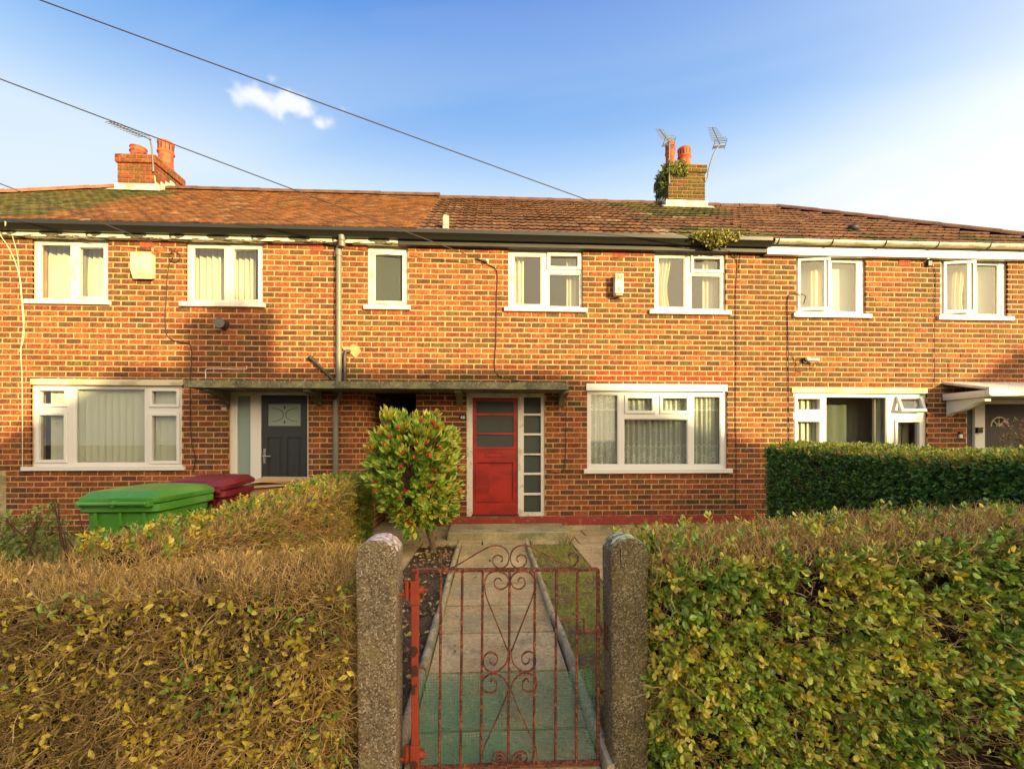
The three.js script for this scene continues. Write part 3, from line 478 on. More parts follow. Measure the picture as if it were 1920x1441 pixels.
// ---- middle house, number 46, with the covered passage
const h46 = thing('brick_house', 'middle terraced house with red front door, ribbed tile roof and covered passage', 'house', 'terraced houses');
{
  const W3 = [-1.969, 3.664, -1.324, 4.691], W4 = [0.317, 3.649, 1.555, 4.712], W5 = [2.767, 3.64, 3.991, 4.711], L2 = [1.627, 0.968, 4.018, 2.421], D = [-0.368, 0.218, 0.92, 2.273];
  W3[3] = W4[3] = W5[3] = 4.69; D[3] = 2.285;
  const PA = [-2.21, -0.2, -1.188, 2.30], holes = [W3, W4, W5, L2, D, PA];
  const arcC = [-2.21, -0.29], R = 0.29, shell = [];
  { const n = 6; for (let k = 0; k < n; k++) { const a = Math.PI / 2 * (k + 0.5) / n; shell.push(at(new THREE.BoxGeometry(0.085, 2.5, 0.12), arcC[0] + Math.sin(a) * (R - 0.067), 1.05, arcC[1] + Math.cos(a) * (R - 0.067), 0, a)); } }
  shell.push(bx(-2.06, -0.2, -6.6, -1.93 - 0.007, 2.3, -0.29));
  const w = obj('wall', [wallShell(X1 + 0.001, X2, -0.15, WTOP, holes.map((h) => h === PA ? [-2.21, -0.149, PA[2], 2.30] : h)), ...shell.map((s) => metreUV(s))], M.mortar, h46, false), it = [];
  const newBricks = [1.706, 2.434, 4.123, 2.603];
  brickRect(it, X1 + 0.004, 0.235, X2, WTOP, [...holes, [2.065, 4.524, 2.263, 4.649]], (x, y) => x > newBricks[0] && x < newBricks[2] && y > newBricks[1] && y < newBricks[3] ? 11 : brickTone(x, y, x < 1 ? 0.34 : 0.42));
  for (let c = -3; c < 24; c++) for (let k = 0; k < 11; k++) { // the wall turns into the passage on a curve
    const y = 0.235 + c * COURSE + (COURSE - JOINT) / 2, s0 = (c & 1 ? -0.5 : 0) * LENGTH / 2 + k * LENGTH / 2, arc = R * Math.PI / 2; if (y > 2.26) continue;
    const s = s0 + LENGTH / 4; let x, z, a; if (s < 0) continue; if (s < arc) { a = s / R; x = arcC[0] + Math.sin(a) * R; z = arcC[1] + Math.cos(a) * R; } else { a = Math.PI / 2; x = -1.93; z = arcC[1] - (s - arc); }
    it.push({ m: BM(x, y, z, LENGTH / 2 - JOINT, COURSE - JOINT, a), v: Math.floor(rnd() * 10), t: brickTone(x, y, 0.3), d: 9.5 });
  }
  it.forEach((i) => { const p = V(0, 0, 0).setFromMatrixPosition(i.m); if (p.y < 1.0 && p.x > 2.6 || p.x < -0.9 && p.y < 1.8 && p.x > -2) i.d += 20; });
  pieces('brick', it, BRICK, BTONE, brickProps, w);
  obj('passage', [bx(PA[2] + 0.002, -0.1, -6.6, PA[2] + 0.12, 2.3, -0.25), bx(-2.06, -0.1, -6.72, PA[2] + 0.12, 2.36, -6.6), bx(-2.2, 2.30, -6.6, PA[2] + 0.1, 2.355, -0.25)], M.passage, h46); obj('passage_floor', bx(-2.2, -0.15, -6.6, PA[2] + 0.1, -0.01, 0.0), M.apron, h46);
  obj('interior', [bx(-1.07, -0.1, -6.6, X2, 0.12, -0.25), bx(X1 + 0.002, 2.361, -6.6, X2, 2.52, -0.25), bx(X1 + 0.002, 4.72, -6.6, X2, 4.795, -0.25), bx(-1.07, 0.12, -6.72, X2, 4.72, -6.6), ...[-1.0, 1.45, X2 - 0.08].map((x) => bx(x - 0.05, 0.12, -6.6, x + 0.05, 2.36, -0.25)), ...[X1 + 0.06, -0.9, 2.0, X2 - 0.08].map((x) => bx(x - 0.05, 2.52, -6.6, x + 0.05, 4.72, -0.25)), bx(-1, 0.12, -3.2, X2, 2.36, -3.1), bx(X1 + 0.002, 2.52, -3.4, X2, 4.72, -3.3)], M.room, h46);
  obj('plinth', [bx(-1.188, 0.075, -0.02, X2, 0.226, 0.018, 0.004)], M.redPlinth, h46); obj('footing', bx(-1.188, -0.15, -0.02, X2, 0.074, 0.014, 0.004), M.step, h46);
  windowUnit(h46, W3, [[-1.858, 3.742, -1.411, 4.5,1,0,M.frosted]], [-2.025, 3.59, -1.273, 3.659], { mat: M.oldWhite });
  windowUnit(h46, W4, [[0.406, 3.724, 0.867, 4.538], [1.009, 4.364, 1.474, 4.541,1], [0.991, 3.698, 1.519, 4.249]], [0.245, 3.592, 1.626, 3.663], { mat: M.oldWhite, rim: 0.05 });
  windowUnit(h46, W5, [[2.84, 3.716, 3.298, 4.561], [3.446, 4.357, 3.907, 4.546,1], [3.409, 3.689, 3.926, 4.266]], [2.669, 3.582, 4.068, 3.654], { mat: M.oldWhite, rim: 0.05 });
  windowUnit(h46, [1.627, 0.977, 4.018, 2.304], [[1.689, 1.069, 2.159, 2.246], [2.313, 1.971, 2.74, 2.186,1], [2.913, 1.973, 3.335, 2.189,1], [2.258, 1.066, 3.354, 1.838], [3.455, 1.064, 3.926, 2.228]], [1.563, 0.926, 4.087, 0.997]);
  obj('head_board', bx(1.608, 2.299, -0.1, 4.004, 2.415, 0.022, 0.004), M.white, h46);
  airBrick(h46, [2.065, 4.524, 2.263, 4.649]);
  // red door with three obscured panes, six-pane side light, all in a white timber frame
  const ds = part('door', h46), z = -0.05; ds.userData.label = 'red painted door with obscured panes and six pane white side light';
  const LF = [-0.272, 0.228, 0.476, 2.184], SL = [[0.574, 1.921, 0.858, 2.195], [0.574, 1.594, 0.858, 1.886], [0.574, 1.258, 0.858, 1.558], [0.574, 0.939, 0.858, 1.231], [0.574, 0.603, 0.858, 0.904], [0.574, 0.285, 0.858, 0.568]];
  obj('frame', plate(D, [LF, ...SL], 0.09, z + 0.02, 0.004), M.oldWhite, ds);
  SL.forEach((s) => obj('pane', bx(s[0] - 0.002, s[1] - 0.002, z - 0.03, s[2] + 0.002, s[3] + 0.002, z - 0.026), M.frosted, ds));
  const GP = [[-0.211, 1.928, 0.406, 2.122], [-0.211, 1.602, 0.406, 1.884], [-0.211, 1.364, 0.406, 1.567]], PN = [-0.193, 0.483, 0.397, 1.109], lf = [LF[0] + 0.004, LF[1] + 0.002, LF[2] - 0.004, LF[3] - 0.004];
  obj('leaf', [plate(lf, [...GP, PN], 0.045, z - 0.012, 0.004), bx(PN[0] - 0.002, PN[1] - 0.002, z - 0.05, PN[2] + 0.002, PN[3] + 0.002, z - 0.035), plate([PN[0] - 0.025, PN[1] - 0.025, PN[2] + 0.025, PN[3] + 0.025], [PN], 0.012, z - 0.002, 0.005), bx(lf[0] - 0.012, lf[1] + 0.02, z - 0.02, lf[2] + 0.012, 0.421, z + 0.012, 0.006), bx(lf[0] - 0.01, 1.329, z - 0.02, lf[2] + 0.01, 1.364, z + 0.002, 0.004)], M.redPaint, ds);
  obj('weather_bar', bx(lf[0] - 0.02, lf[1], z - 0.03, lf[2] + 0.02, lf[1] + 0.03, z + 0.035, 0.008), std({ color: hex('#4a1a15'), roughness: 0.5 }), ds);
  GP.forEach((s) => obj('pane', bx(s[0] - 0.002, s[1] - 0.002, z - 0.036, s[2] + 0.002, s[3] + 0.002, z - 0.03), M.frosted, ds));
  const LB = [-0.053, 1.197, 0.255, 1.285]; obj('letter_box', [plate(LB, [[LB[0] + 0.03, LB[1] + 0.02, LB[2] - 0.03, LB[3] - 0.02]], 0.02, z + 0.0, 0.004), bx(LB[0] + 0.028, LB[1] + 0.018, z - 0.02, LB[2] - 0.028, LB[3] - 0.018, z - 0.008, 0.003)], M.redPaint, ds);
  obj('fascia', bx(-1.462 + 0.002, 4.615, 0.0, X2, 4.76, 0.098, 0.003), M.darkFascia, h46);
  ogeeRun(h46, -1.462 + 0.002, X2 + 0.02, 4.685, 4.815, M.gutter);
  const x0 = -1.162 + 0.002, rf = obj('roof', deck(x0, X2 - 0.002, false, false, -0.02), M.deck, h46), ti = [];
  tileField(ti, ROMAN, x0 + 0.01, X2 - 0.01, 0.335, 0.302, () => true, () => { const k = rnd(); return k < 0.03 ? 9 : Math.floor(rnd() * 6); }, -0.01);
  pieces('roof_tile', ti, ROMAN, RTONE, tileProps, rf);
  ridgeRun(V(x0 - 0.02, EAVE_Y + RISE, RIDGE_Z), V(X2, EAVE_Y + RISE, RIDGE_Z), 0.45, rf, M.ridge);
  obj('vent_pipe', [rod(onSlope(-0.705, 0.12), onSlope(-0.705, 0.12).add(V(0, 0.24, 0)), 0.055, 0.055, 14), at(new THREE.TorusGeometry(0.055, 0.008, 6, 14), ...onSlope(-0.705, 0.12).add(V(0, 0.23, 0)).toArray(), Math.PI / 2)], M.lead, rf);
  // mossy chimney stack
  const zc = -3.0, xa = 4.203, xb = 5.087, cw = xb - xa, ccx = (xa + xb) / 2, yt = 7.96;
  const ch = chimney(h46, ccx, -3.8, zc, cw, 6.6, yt, (y) => [12, 13, 12, 13, 13, 8][Math.floor(rnd() * 6)], std({ map: mortarMap, color: hex('#cfc08c'), roughness: 0.95 }));
  pot(ch, ccx - 0.27, yt + 0.06, -3.3, 0.62, 0.11, true); pot(ch, ccx + 0.09, yt + 0.06, -3.3, 0.50, 0.145, true, 0.03);
  const run = EAVE_Z - RIDGE_Z, ys = (z) => EAVE_Y + 0.02 + (EAVE_Z - z) * RISE / run, fl = [bx(xa - 0.06, ys(zc) - 0.1, zc - 0.02, xb + 0.06, ys(zc) + 0.17, zc + 0.025)];
  for (let k = 0; k < 4; k++) fl.push(bx(xa - 0.024, ys(zc) - 0.05 + k * 0.1, zc - 0.02 - (k + 1) * 0.15, xa + 0.01, ys(zc) + 0.22 + k * 0.1, zc - 0.02 - k * 0.15));
  fl.push(at(new THREE.BoxGeometry(cw + 0.32, 0.16, 0.014), ccx, ys(zc + 0.07) + 0.05, zc + 0.07, -(Math.PI / 2 - PITCH)));
  obj('flashing', fl, M.lead, ch);
}

// ---- right house
const h44 = thing('brick_house', 'right terraced house with white gutter, hipped roof and brown arched-light door', 'house', 'terraced houses');
{
  const W6 = [5.215, 3.611, 6.45, 4.691], W7 = [7.802, 3.6, 9.029, 4.707], L3 = [5.168, 0.938, 7.559, 2.379], D = [8.271, 0.143, 9.925, 2.171];
  W6[3] = W7[3] = 4.66; D[3] = 2.2; L3[1] = 0.95;
  const holes = [W6, W7, L3, D], w = obj('wall', wallShell(X2 + 0.001, XR, -0.15, WTOP, holes), M.mortar, h44, false), it = [];
  brickRect(it, X2 + 0.006, -0.1, XR, WTOP, [...holes, [7.042, 4.488, 7.243, 4.599]], wallTone(0.62));
  it.forEach((i) => { const p = V(0, 0, 0).setFromMatrixPosition(i.m); if (p.y < 1.3 && p.x > 4.7 || p.x > 9.4) i.d += 20; });
  pieces('brick', it, BRICK, BTONE, brickProps, w);
  interior(h44, X2 + 0.05, XR, [X2 + 0.15, 7.4, XR - 0.1]);
  obj('end_wall', [bx(XR - 0.24, -0.1, -6.95, XR, 4.79, -0.25), bx(X1 + 0.01, -0.1, -6.95, XR - 0.25, 4.79, -6.73)], M.passage, h44);
  const g6 = [5.3, 3.735, 5.744, 4.538], g7 = [7.919, 3.727, 8.339, 4.534];
  windowUnit(h44, W6, [[...g6, 1, [g6[0] - 0.045, g6[1], 0, -0.13]], [5.868, 3.679, 6.335, 4.55]], [5.156, 3.562, 6.525, 3.635]);
  windowUnit(h44, W7, [[...g7, 1, [g7[0] - 0.045, g7[1], 0, -0.16]], [8.457, 3.669, 8.91, 4.555]], [7.726, 3.551, 9.103, 3.625]);
  const FR = [5.168, 0.938, 7.559, 2.287], v1 = [7.065, 1.996, 7.432, 2.19]; FR[1] = 0.97; const c0 = [5.773, 1.066, 6.872, 2.232], c1 = [5.253, 1.068, 5.65, 1.799], c2 = [7.046, 1.064, 7.442, 1.793]; 
  windowUnit(h44, FR, [[5.253, 1.999, 5.659, 2.191,1], [...c1, 1], c0, [...v1, 1, [v1[0], v1[3] + 0.045, -0.35, 0]], [...c2, 1]], [5.071, 0.93, 7.581, 0.97]);
  obj('head_board', bx(5.127, 2.282, -0.1, 7.542, 2.373, 0.02, 0.004), M.cream, h44);
  airBrick(h44, [7.042, 4.488, 7.243, 4.599]);
  const ds = part('door', h44), z = -0.05; ds.userData.label = 'dark brown door with fan shaped window beside narrow side light';
  const GL = [8.31, 0.224, 8.457, 2.084], LF = [8.644, 0.218, 9.535, 2.115]; GL[1] = 0.3; LF[1] = 0.24; D[1] = 0.12;
  obj('frame', plate([D[0], 0.12, D[2], 2.195], [GL, LF], 0.09, z + 0.02, 0.004), M.white, ds);
  obj('side_light', bx(GL[0] - 0.001, GL[1], z - 0.03, GL[2] + 0.001, GL[3], z - 0.025), M.frosted, ds);
  const fx = 8.945, fy = 1.721, sh = new THREE.Shape(); sh.moveTo(LF[0], LF[1]); sh.lineTo(LF[2], LF[1]); sh.lineTo(LF[2], LF[3]); sh.lineTo(LF[0], LF[3]); sh.closePath();
  const fan = new THREE.Path(); fan.moveTo(fx - 0.16, fy); fan.absarc(fx, fy, 0.16, Math.PI, 0, true); fan.closePath(); sh.holes.push(fan);
  obj('leaf', at(new THREE.ExtrudeGeometry(sh, { depth: 0.04, bevelEnabled: false, curveSegments: 16 }), 0, 0, z - 0.055), M.doorBrown, ds);
  obj('fan_light', bx(fx - 0.165, fy - 0.002, z - 0.04, fx + 0.165, fy + 0.165, z - 0.035), M.frosted, ds);
  obj('glazing_bar', [at(new THREE.TorusGeometry(0.16, 0.014, 6, 16, Math.PI), fx, fy, z - 0.012), at(new THREE.TorusGeometry(0.05, 0.007, 6, 10, Math.PI), fx, fy, z - 0.02), ...[45, 90, 135].map((a) => rod(V(fx, fy, z - 0.02), V(fx + 0.15 * Math.cos(a * Math.PI / 180), fy + 0.15 * Math.sin(a * Math.PI / 180), z - 0.02), 0.008))], M.cream, ds);
  obj('fascia', bx(X2 + 0.003, 4.59, 0.0, XR + 0.2, 4.75, 0.10, 0.003), M.white, h44);
  const gt = gutterRun(h44, X2 + 0.06, XR + 0.25, 4.79, M.gutterGrey);
  for (let k = 0; k < 7; k++) obj('bracket', at(new THREE.TorusGeometry(0.066, 0.009, 5, 12, Math.PI), X2 + 0.12 + k * 0.92, 4.79, 0.174, 0, Math.PI / 2, Math.PI), M.bracketDark, h44);
  const run = EAVE_Z - RIDGE_Z, xe = 10.62, rf = obj('roof', deck(X2 + 0.002, xe, false, true, -0.03), M.deck, h44), ti = [];
  tileField(ti, ROMAN, X2 - 0.02, xe, 0.335, 0.302, (x, s) => x < xe - s * Math.cos(PITCH) - 0.22, () => { const k = rnd(); return k < 0.02 ? 9 : Math.floor(rnd() * 6); }, -0.02);
  pieces('roof_tile', ti, ROMAN, RTONE, tileProps, rf);
  ridgeRun(V(X2, EAVE_Y - 0.01 + RISE, RIDGE_Z), V(xe - run, EAVE_Y - 0.01 + RISE, RIDGE_Z), 0.45, rf, M.ridge);
  ridgeRun(V(xe - run, EAVE_Y - 0.0 + RISE, RIDGE_Z), V(xe, EAVE_Y, EAVE_Z), 0.45, rf, M.ridge, 0.12);
  obj('roof_vent', [at(new THREE.SphereGeometry(0.09, 12, 8).scale(1.2, 0.8, 1), ...onSlope(6.792, 1.05, 0.06).toArray()), at(new THREE.BoxGeometry(0.25, 0.25, 0.02), ...onSlope(6.792, 1.05, 0.03).toArray(), -(Math.PI / 2 - PITCH))], M.black, rf);
}

// ------------------------------------------------------------------ canopies, pipes and fittings on the fronts
{
  const c = thing('door_canopy', 'long mossy concrete canopy slab over both front doors and the passage', 'canopy');
  const x0 = -4.445, x1 = 1.208, g = new THREE.BoxGeometry(x1 - x0, 0.105, 0.6, 120, 3, 8), p = g.attributes.position;
  for (let i = 0; i < p.count; i++) { const x = p.getX(i), y = p.getY(i), z = p.getZ(i), n = fbm(x * 9 + 80, z * 9 + y * 30 + 80, 512, 411, 4) - 0.5; p.setY(i, y + (y > 0.05 ? 0.028 * n : 0.006 * n)); if (z > 0.29) p.setZ(i, z + 0.014 * (fbm(x * 14 + 80, y * 40 + 80, 512, 413, 3) - 0.5)); }
  g.computeVertexNormals(); obj('slab', at(g, (x0 + x1) / 2, 2.303, 0.302), M.canopy, c);
  for (const u of [-4.177, -2.736, -0.479, 1.189]) { // tapering brackets under the slab
    const s = new THREE.Shape(); s.moveTo(0, 0); s.lineTo(0.5, 0); s.lineTo(0.5, -0.035); s.lineTo(0.16, -0.10); s.lineTo(0.0, -0.22); s.closePath();
    const q = new THREE.ExtrudeGeometry(s, { depth: 0.09, bevelEnabled: true, bevelSize: 0.005, bevelThickness: 0.005, bevelSegments: 1 }); q.rotateY(-Math.PI / 2);
    obj('bracket', at(q, u + 0.045, 2.247, 0.004), M.canopy, c);
  }
}
{
  const c = thing('porch_canopy', 'white moulded porch canopy with ribbed roof over brown door', 'canopy'), x0 = 7.832, x1 = 10.3, zf = 0.72, y0 = 2.223, y1 = 2.465;
  const l = []; const n = 46; for (let k = 0; k < n; k++) { const x = x0 + (x1 - x0) * (k + 0.5) / n; const g = new THREE.CylinderGeometry((x1 - x0) / n * 0.5, (x1 - x0) / n * 0.5, Math.hypot(zf, y1 - y0 - 0.07) + 0.02, 6, 1, false); g.rotateX(Math.PI / 2); g.rotateX(Math.atan2(y1 - y0 - 0.07, zf)); l.push(g.translate(x, (y1 + y0 + 0.07) / 2, zf / 2)); }
  obj('ribbed_roof', l, M.oldWhite, c);
  obj('fascia', [bx(x0 - 0.02, y0 - 0.03, zf - 0.03, x1, y0 + 0.05, zf + 0.03, 0.012), bx(x0 - 0.02, y0 - 0.055, zf - 0.03, x1, y0 - 0.028, zf + 0.05, 0.01), bx(x0 - 0.02, y0 - 0.03, 0.01, x0 + 0.02, y0 + 0.05, zf - 0.03, 0.01), bx(x0 - 0.015, y0 - 0.06, 0.01, x0 + 0.04, y0 - 0.028, zf - 0.03, 0.008), bx(x0 + 0.02, y0 - 0.02, 0.01, x1, y0 + 0.0, zf - 0.03)], M.white, c);
  const s = new THREE.Shape(); s.moveTo(0, 0); s.lineTo(0.6, 0); s.lineTo(0.6, -0.05); s.quadraticCurveTo(0.45, -0.06, 0.36, -0.12); s.quadraticCurveTo(0.25, -0.2, 0.1, -0.2); s.lineTo(0.0, -0.26); s.closePath();
  const q = new THREE.ExtrudeGeometry(s, { depth: 0.1, bevelEnabled: true, bevelSize: 0.006, bevelThickness: 0.006, bevelSegments: 1 }); q.rotateY(-Math.PI / 2); obj('bracket', at(q, x0 + 0.16, y0 - 0.065, 0.012), M.white, c);
}
{ // rainwater pipe through the canopy
  const p = thing('downpipe', 'grey rainwater downpipe running from gutter down through the concrete canopy', 'downpipe'), x = -2.401, r = 0.044;
  obj('pipe', [rod(V(x, 2.36, 0.065), V(x, 4.50, 0.065), r, r, 14), ...[3.55, 2.85].map((y) => rod(V(x, y, 0.065), V(x, y + 0.06, 0.065), r + 0.006, r + 0.006, 14))], M.pipe, p);
  obj('swan_neck', [tube([V(x, 4.48, 0.065), V(x, 4.54, 0.065), V(x + 0.07, 4.62, 0.13), V(x + 0.07, 4.70, 0.15)], r, 12), rod(V(x, 4.42, 0.065), V(x, 4.52, 0.065), r + 0.01, r + 0.01, 14), rod(V(x + 0.07, 4.55, 0.13), V(x + 0.07, 4.72, 0.15), r + 0.008, r + 0.008, 14)], M.pipe, p);
  const x2 = -2.451; obj('lower_pipe', [rod(V(x2, 0.0, 0.065), V(x2, 2.12, 0.065), r, r, 14), rod(V(x2, 1.78, 0.065), V(x2, 1.85, 0.065), r + 0.008, r + 0.008, 14), rod(V(x2, 2.02, 0.065), V(x2 + 0.05, 2.25, 0.02), r, r, 12), bx(x2 - 0.07, 1.79, 0.003, x2 + 0.07, 1.82, 0.06)], M.pipe, p);
  const x3 = -2.318; obj('stub_pipe', [rod(V(x3, 2.36, 0.04), V(x3, 2.85, 0.04), 0.028, 0.028, 10), tube([V(x3, 2.83, 0.04), V(x3 + 0.02, 2.9, 0.04), V(x3 + 0.06, 2.91, 0.02), V(x3 + 0.07, 2.91, 0.0)], 0.03, 8)], M.pipeDark, p);
  const w = thing('waste_pipe', 'dark sloping waste pipe leaving the wall above the canopy', 'pipe'); const a = V(-2.851, 2.799, 0.05), b = V(-2.48, 2.434, 0.06);
  obj('pipe', [rod(a, b, 0.026, 0.026, 10), rod(a.clone().add(V(0, 0, -0.05)), a.clone().add(V(0, 0, 0.01)), 0.034, 0.034, 10), at(new THREE.SphereGeometry(0.036, 10, 8), a.x, a.y, a.z)], M.pipeDark, w);
}
{ // cement repair beside the pipe
  const s = new THREE.Shape(); [[0, 0.12], [0.08, 0.19], [0.2, 0.12], [0.24, 0.03], [0.12, -0.1], [0.06, -0.02], [-0.12, 0.08], [-0.16, 0.14]].forEach(([x, y], i) => s[i ? 'lineTo' : 'moveTo'](x * 0.75, y * 0.75)); s.closePath();
  tag(obj('cement_patch', at(new THREE.ExtrudeGeometry(s, { depth: 0.012, bevelEnabled: true, bevelSize: 0.006, bevelThickness: 0.003, bevelSegments: 1 }), -2.255, 2.883, 0.004), M.mortar), 'pale cement repair patch on bricks beside the grey downpipe', 'patch');
}
const font = await new FontLoader().loadAsync('fonts/droid/droid_sans_bold.typeface.json');
const text = (t, s, x, y, z, d = 0.004) => { const g = new TextGeometry(t, { font, size: s, depth: d, curveSegments: 4, bevelEnabled: false }); g.computeBoundingBox(); const b = g.boundingBox; return g.translate(x - (b.min.x + b.max.x) / 2, y - (b.min.y + b.max.y) / 2, z); };
{ // bell boxes
  const b = thing('alarm_box', 'plain cream alarm box between the upper windows of left house', 'alarm box'), [x0, y0, x1, y1] = [-5.574, 4.015, -5.274, 4.394];
  const s = new THREE.Shape(); s.moveTo(0, y0 + 0.02); s.lineTo(0.06, y0 + 0.0); s.lineTo(0.11, y0 + 0.12); s.lineTo(0.11, y1 - 0.01); s.lineTo(0.1, y1); s.lineTo(0, y1); s.closePath();
  const g = new THREE.ExtrudeGeometry(s, { depth: x1 - x0 - 0.02, bevelEnabled: true, bevelSize: 0.008, bevelThickness: 0.01, bevelSegments: 2 }); g.rotateY(-Math.PI / 2); obj('cover', at(g, x1 - 0.01, 0, 0.002), M.cream, b);
  obj('lamp_lens', bx(x0 + 0.1, y0 - 0.006, 0.02, x0 + 0.22, y0 + 0.03, 0.05, 0.01), M.gutterGrey, b);
  const q = thing('alarm_box', 'narrow white alarm box lettered M R between the middle upper windows', 'alarm box'), zf = 0.15, [a, c, d, e] = [2.058, 3.854, 2.199, 4.202];
  obj('cover', [bx(a, c + 0.02, 0.003, d, e, zf, 0.01)], M.oldWhite, q); obj('base', bx(a + 0.01, c - 0.005, 0.003, d - 0.01, c + 0.022, zf - 0.02, 0.01), M.cream, q);
  const or = std({ color: hex('#c4733e'), roughness: 0.6 }), cx = (a + d) / 2; obj('lettering', [text('M', 0.075, cx, e - 0.07, zf), text('R', 0.075, cx, c + 0.09, zf), bx(cx - 0.03, (c + e) / 2 - 0.004, zf, cx + 0.03, (c + e) / 2 + 0.01, zf + 0.003)], or, q);
}
{ // house numbers
  const y = 1.98, x = -4.219; const n = thing('house_number', 'small white numerals 48 left of the grey door', 'house number'); obj('numeral', [text('48', 0.05, x, y, 0.004, 0.006)], M.white, n);
  const [a, b, c, d] = [-0.488, 1.81, -0.375, 1.897], p = thing('house_number', 'black plate with white 46 left of the red door', 'house number'); obj('plate', bx(a, b, 0.002, c, d, 0.01, 0.002), M.black, p); obj('numeral', text('46', 0.05, (a + c) / 2, (b + d) / 2, 0.01, 0.003), M.white, p);
}
{ // lamps
  const l = thing('wall_lamp', 'round grey wall lamp above the concrete canopy of left house', 'lamp'), x = -4.243, y = 3.314; obj('body', [at(new THREE.CylinderGeometry(0.075, 0.08, 0.12, 20), x + 0.03, y, 0.065, Math.PI / 2)], M.pipeDark, l); obj('cap', at(new THREE.CylinderGeometry(0.078, 0.078, 0.02, 20), x + 0.03, y, 0.136, Math.PI / 2), M.alu, l);
  const c = thing('security_camera', 'small white security camera on wall of right house above window', 'camera'), u = 5.352, v = 2.83; obj('base', [rod(V(u, v, 0.0), V(u, v, 0.04), 0.045, 0.045, 14)], M.black, c); obj('dome', at(new THREE.SphereGeometry(0.04, 14, 10), u + 0.02, v + 0.02, 0.06), M.white, c); obj('body', [rod(V(u + 0.03, v + 0.01, 0.06), V(u + 0.18, v - 0.01, 0.12), 0.028, 0.034, 12)], M.white, c); obj('lead', tube([V(u + 0.16, v - 0.02, 0.08), V(u + 0.12, v - 0.12, 0.02), V(u, v - 0.17, 0.012), V(u - 0.14, v - 0.18, 0.012), V(u - 0.15, v - 0.05, 0.012), V(u - 0.22, v + 0.1, 0.012)], 0.005), M.cable, c);
  const dbx = 8.143, dby = 1.562, k = thing('doorbell', 'white doorbell with dark top on brick beside brown door', 'doorbell'); obj('body', bx(dbx - 0.03, dby - 0.05, 0.002, dbx + 0.03, dby + 0.02, 0.03, 0.008), M.white, k); obj('top', bx(dbx - 0.03, dby + 0.02, 0.002, dbx + 0.03, dby + 0.06, 0.03, 0.008), M.black, k);
  const sk = thing('key_safe', 'small black key safe on the white frame beside brown door', 'key safe'); const kx = 8.504, ky = 1.655; obj('body', bx(kx - 0.05, ky - 0.05, -0.03, kx + 0.05, ky + 0.03, 0.02, 0.01), M.black, sk); obj('flap', bx(kx - 0.055, ky + 0.028, -0.03, kx + 0.055, ky + 0.045, 0.03, 0.006), M.pipeDark, sk);
}
// cables clipped to the bricks
const wire = (name, label, pts, r, mat) => tag(obj(name, tube(pts.map(([x, y, z = 0.012]) => V(x, y, z)), r, 5), mat), label, 'cable');
wire('wall_cable', 'pale cable down the left house left of its windows', [[-7.505, 4.634, 0.1], [-7.442, 4.428], [-7.3, 4.015], [-7.269, 3.683], [-7.237, 3.35], [-7.285, 2.851], [-7.269, 2.518], [-7.261, 1.853], [-7.261, 1.062]], 0.007, M.paleCable);
wire('wall_cable', 'thin pale cable hanging by the left edge of the left house', [[-7.34, 4.679, 0.1], [-7.332, 4.347], [-7.3, 3.973], [-7.253, 3.35], [-7.237, 3.101], [-7.3, 2.85]], 0.005, M.paleCable);
wire('wall_cable', 'dark cable from ring bracket down past the left lower window', [[-4.998, 4.378], [-5.055, 4.275], [-5.104, 3.717], [-5.12, 3.379], [-5.071, 3.109], [-4.875, 3.027], [-4.744, 3.003], [-4.736, 2.368], [-4.712, 1.436], [-4.654, 1.182], [-4.695, 0.979]], 0.007, M.cable);
tag(obj('cable_ring', at(new THREE.TorusGeometry(0.085, 0.006, 6, 20), -4.973, 4.378, 0.016), M.cable), 'coiled cable ring on bricks beside second upper window', 'cable');
wire('wall_cable', 'thin white cable stepping along bricks above the canopy', [[-4.499, 2.454], [-4.499, 2.598], [-4.49, 2.607], [-3.872, 2.612], [-3.863, 2.62], [-3.863, 2.663]], 0.006, M.white);
wire('wall_cable', 'dark cable down the brickwork left of the middle window onto the canopy', [[-0.236, 4.449], [-0.044, 4.383], [-0.009, 4.349], [0.114, 4.281], [0.122, 3.799], [0.114, 3.099], [0.105, 2.6], [0.184, 2.521], [0.589, 2.432, 0.1], [1.039, 2.392, 0.3], [1.162, 2.357, 0.62]], 0.007, M.cable);
wire('wall_cable', 'looped dark cable hanging from canopy end beside the red door side light', [[1.209, 2.23, 0.4], [1.261, 2.132, 0.1], [1.269, 1.699], [1.26, 1.17], [1.216, 0.976], [1.127, 0.941], [0.923, 0.995]], 0.006, M.cable);
wire('wall_cable', 'long dark cable down the wall right of the lace window', [[4.087, 4.653, 0.05], [4.16, 4.565], [4.151, 3.863], [4.16, 3.054], [4.151, 2.064], [4.16, 1.164], [4.151, 0.399]], 0.006, M.cable);
wire('wall_cable', 'black cable with bent tail under eaves right of middle windows', [[4.031, 4.67, 0.05], [4.142, 4.547], [4.234, 4.63], [4.207, 4.404], [4.216, 4.296]], 0.006, M.cable);
wire('wall_cable', 'dark cable with open loop left of the ajar upper window', [[5.324, 3.791, 0.03], [5.343, 3.927, 0.05], [5.277, 3.953], [5.09, 3.95], [5.062, 3.878], [5.062, 3.334], [5.071, 2.61], [5.081, 1.434]], 0.008, M.cable);
wire('wall_cable', 'thin cable down the wall of right house between its upper windows', [[7.581, 4.561], [7.677, 4.425], [7.687, 3.919], [7.677, 3.182], [7.677, 2.391]], 0.005, M.cable);
wire('wall_cable', 'short dark cable rising from the white porch canopy', [[7.939, 2.853], [7.939, 2.724], [7.939, 2.466]], 0.005, M.cable);
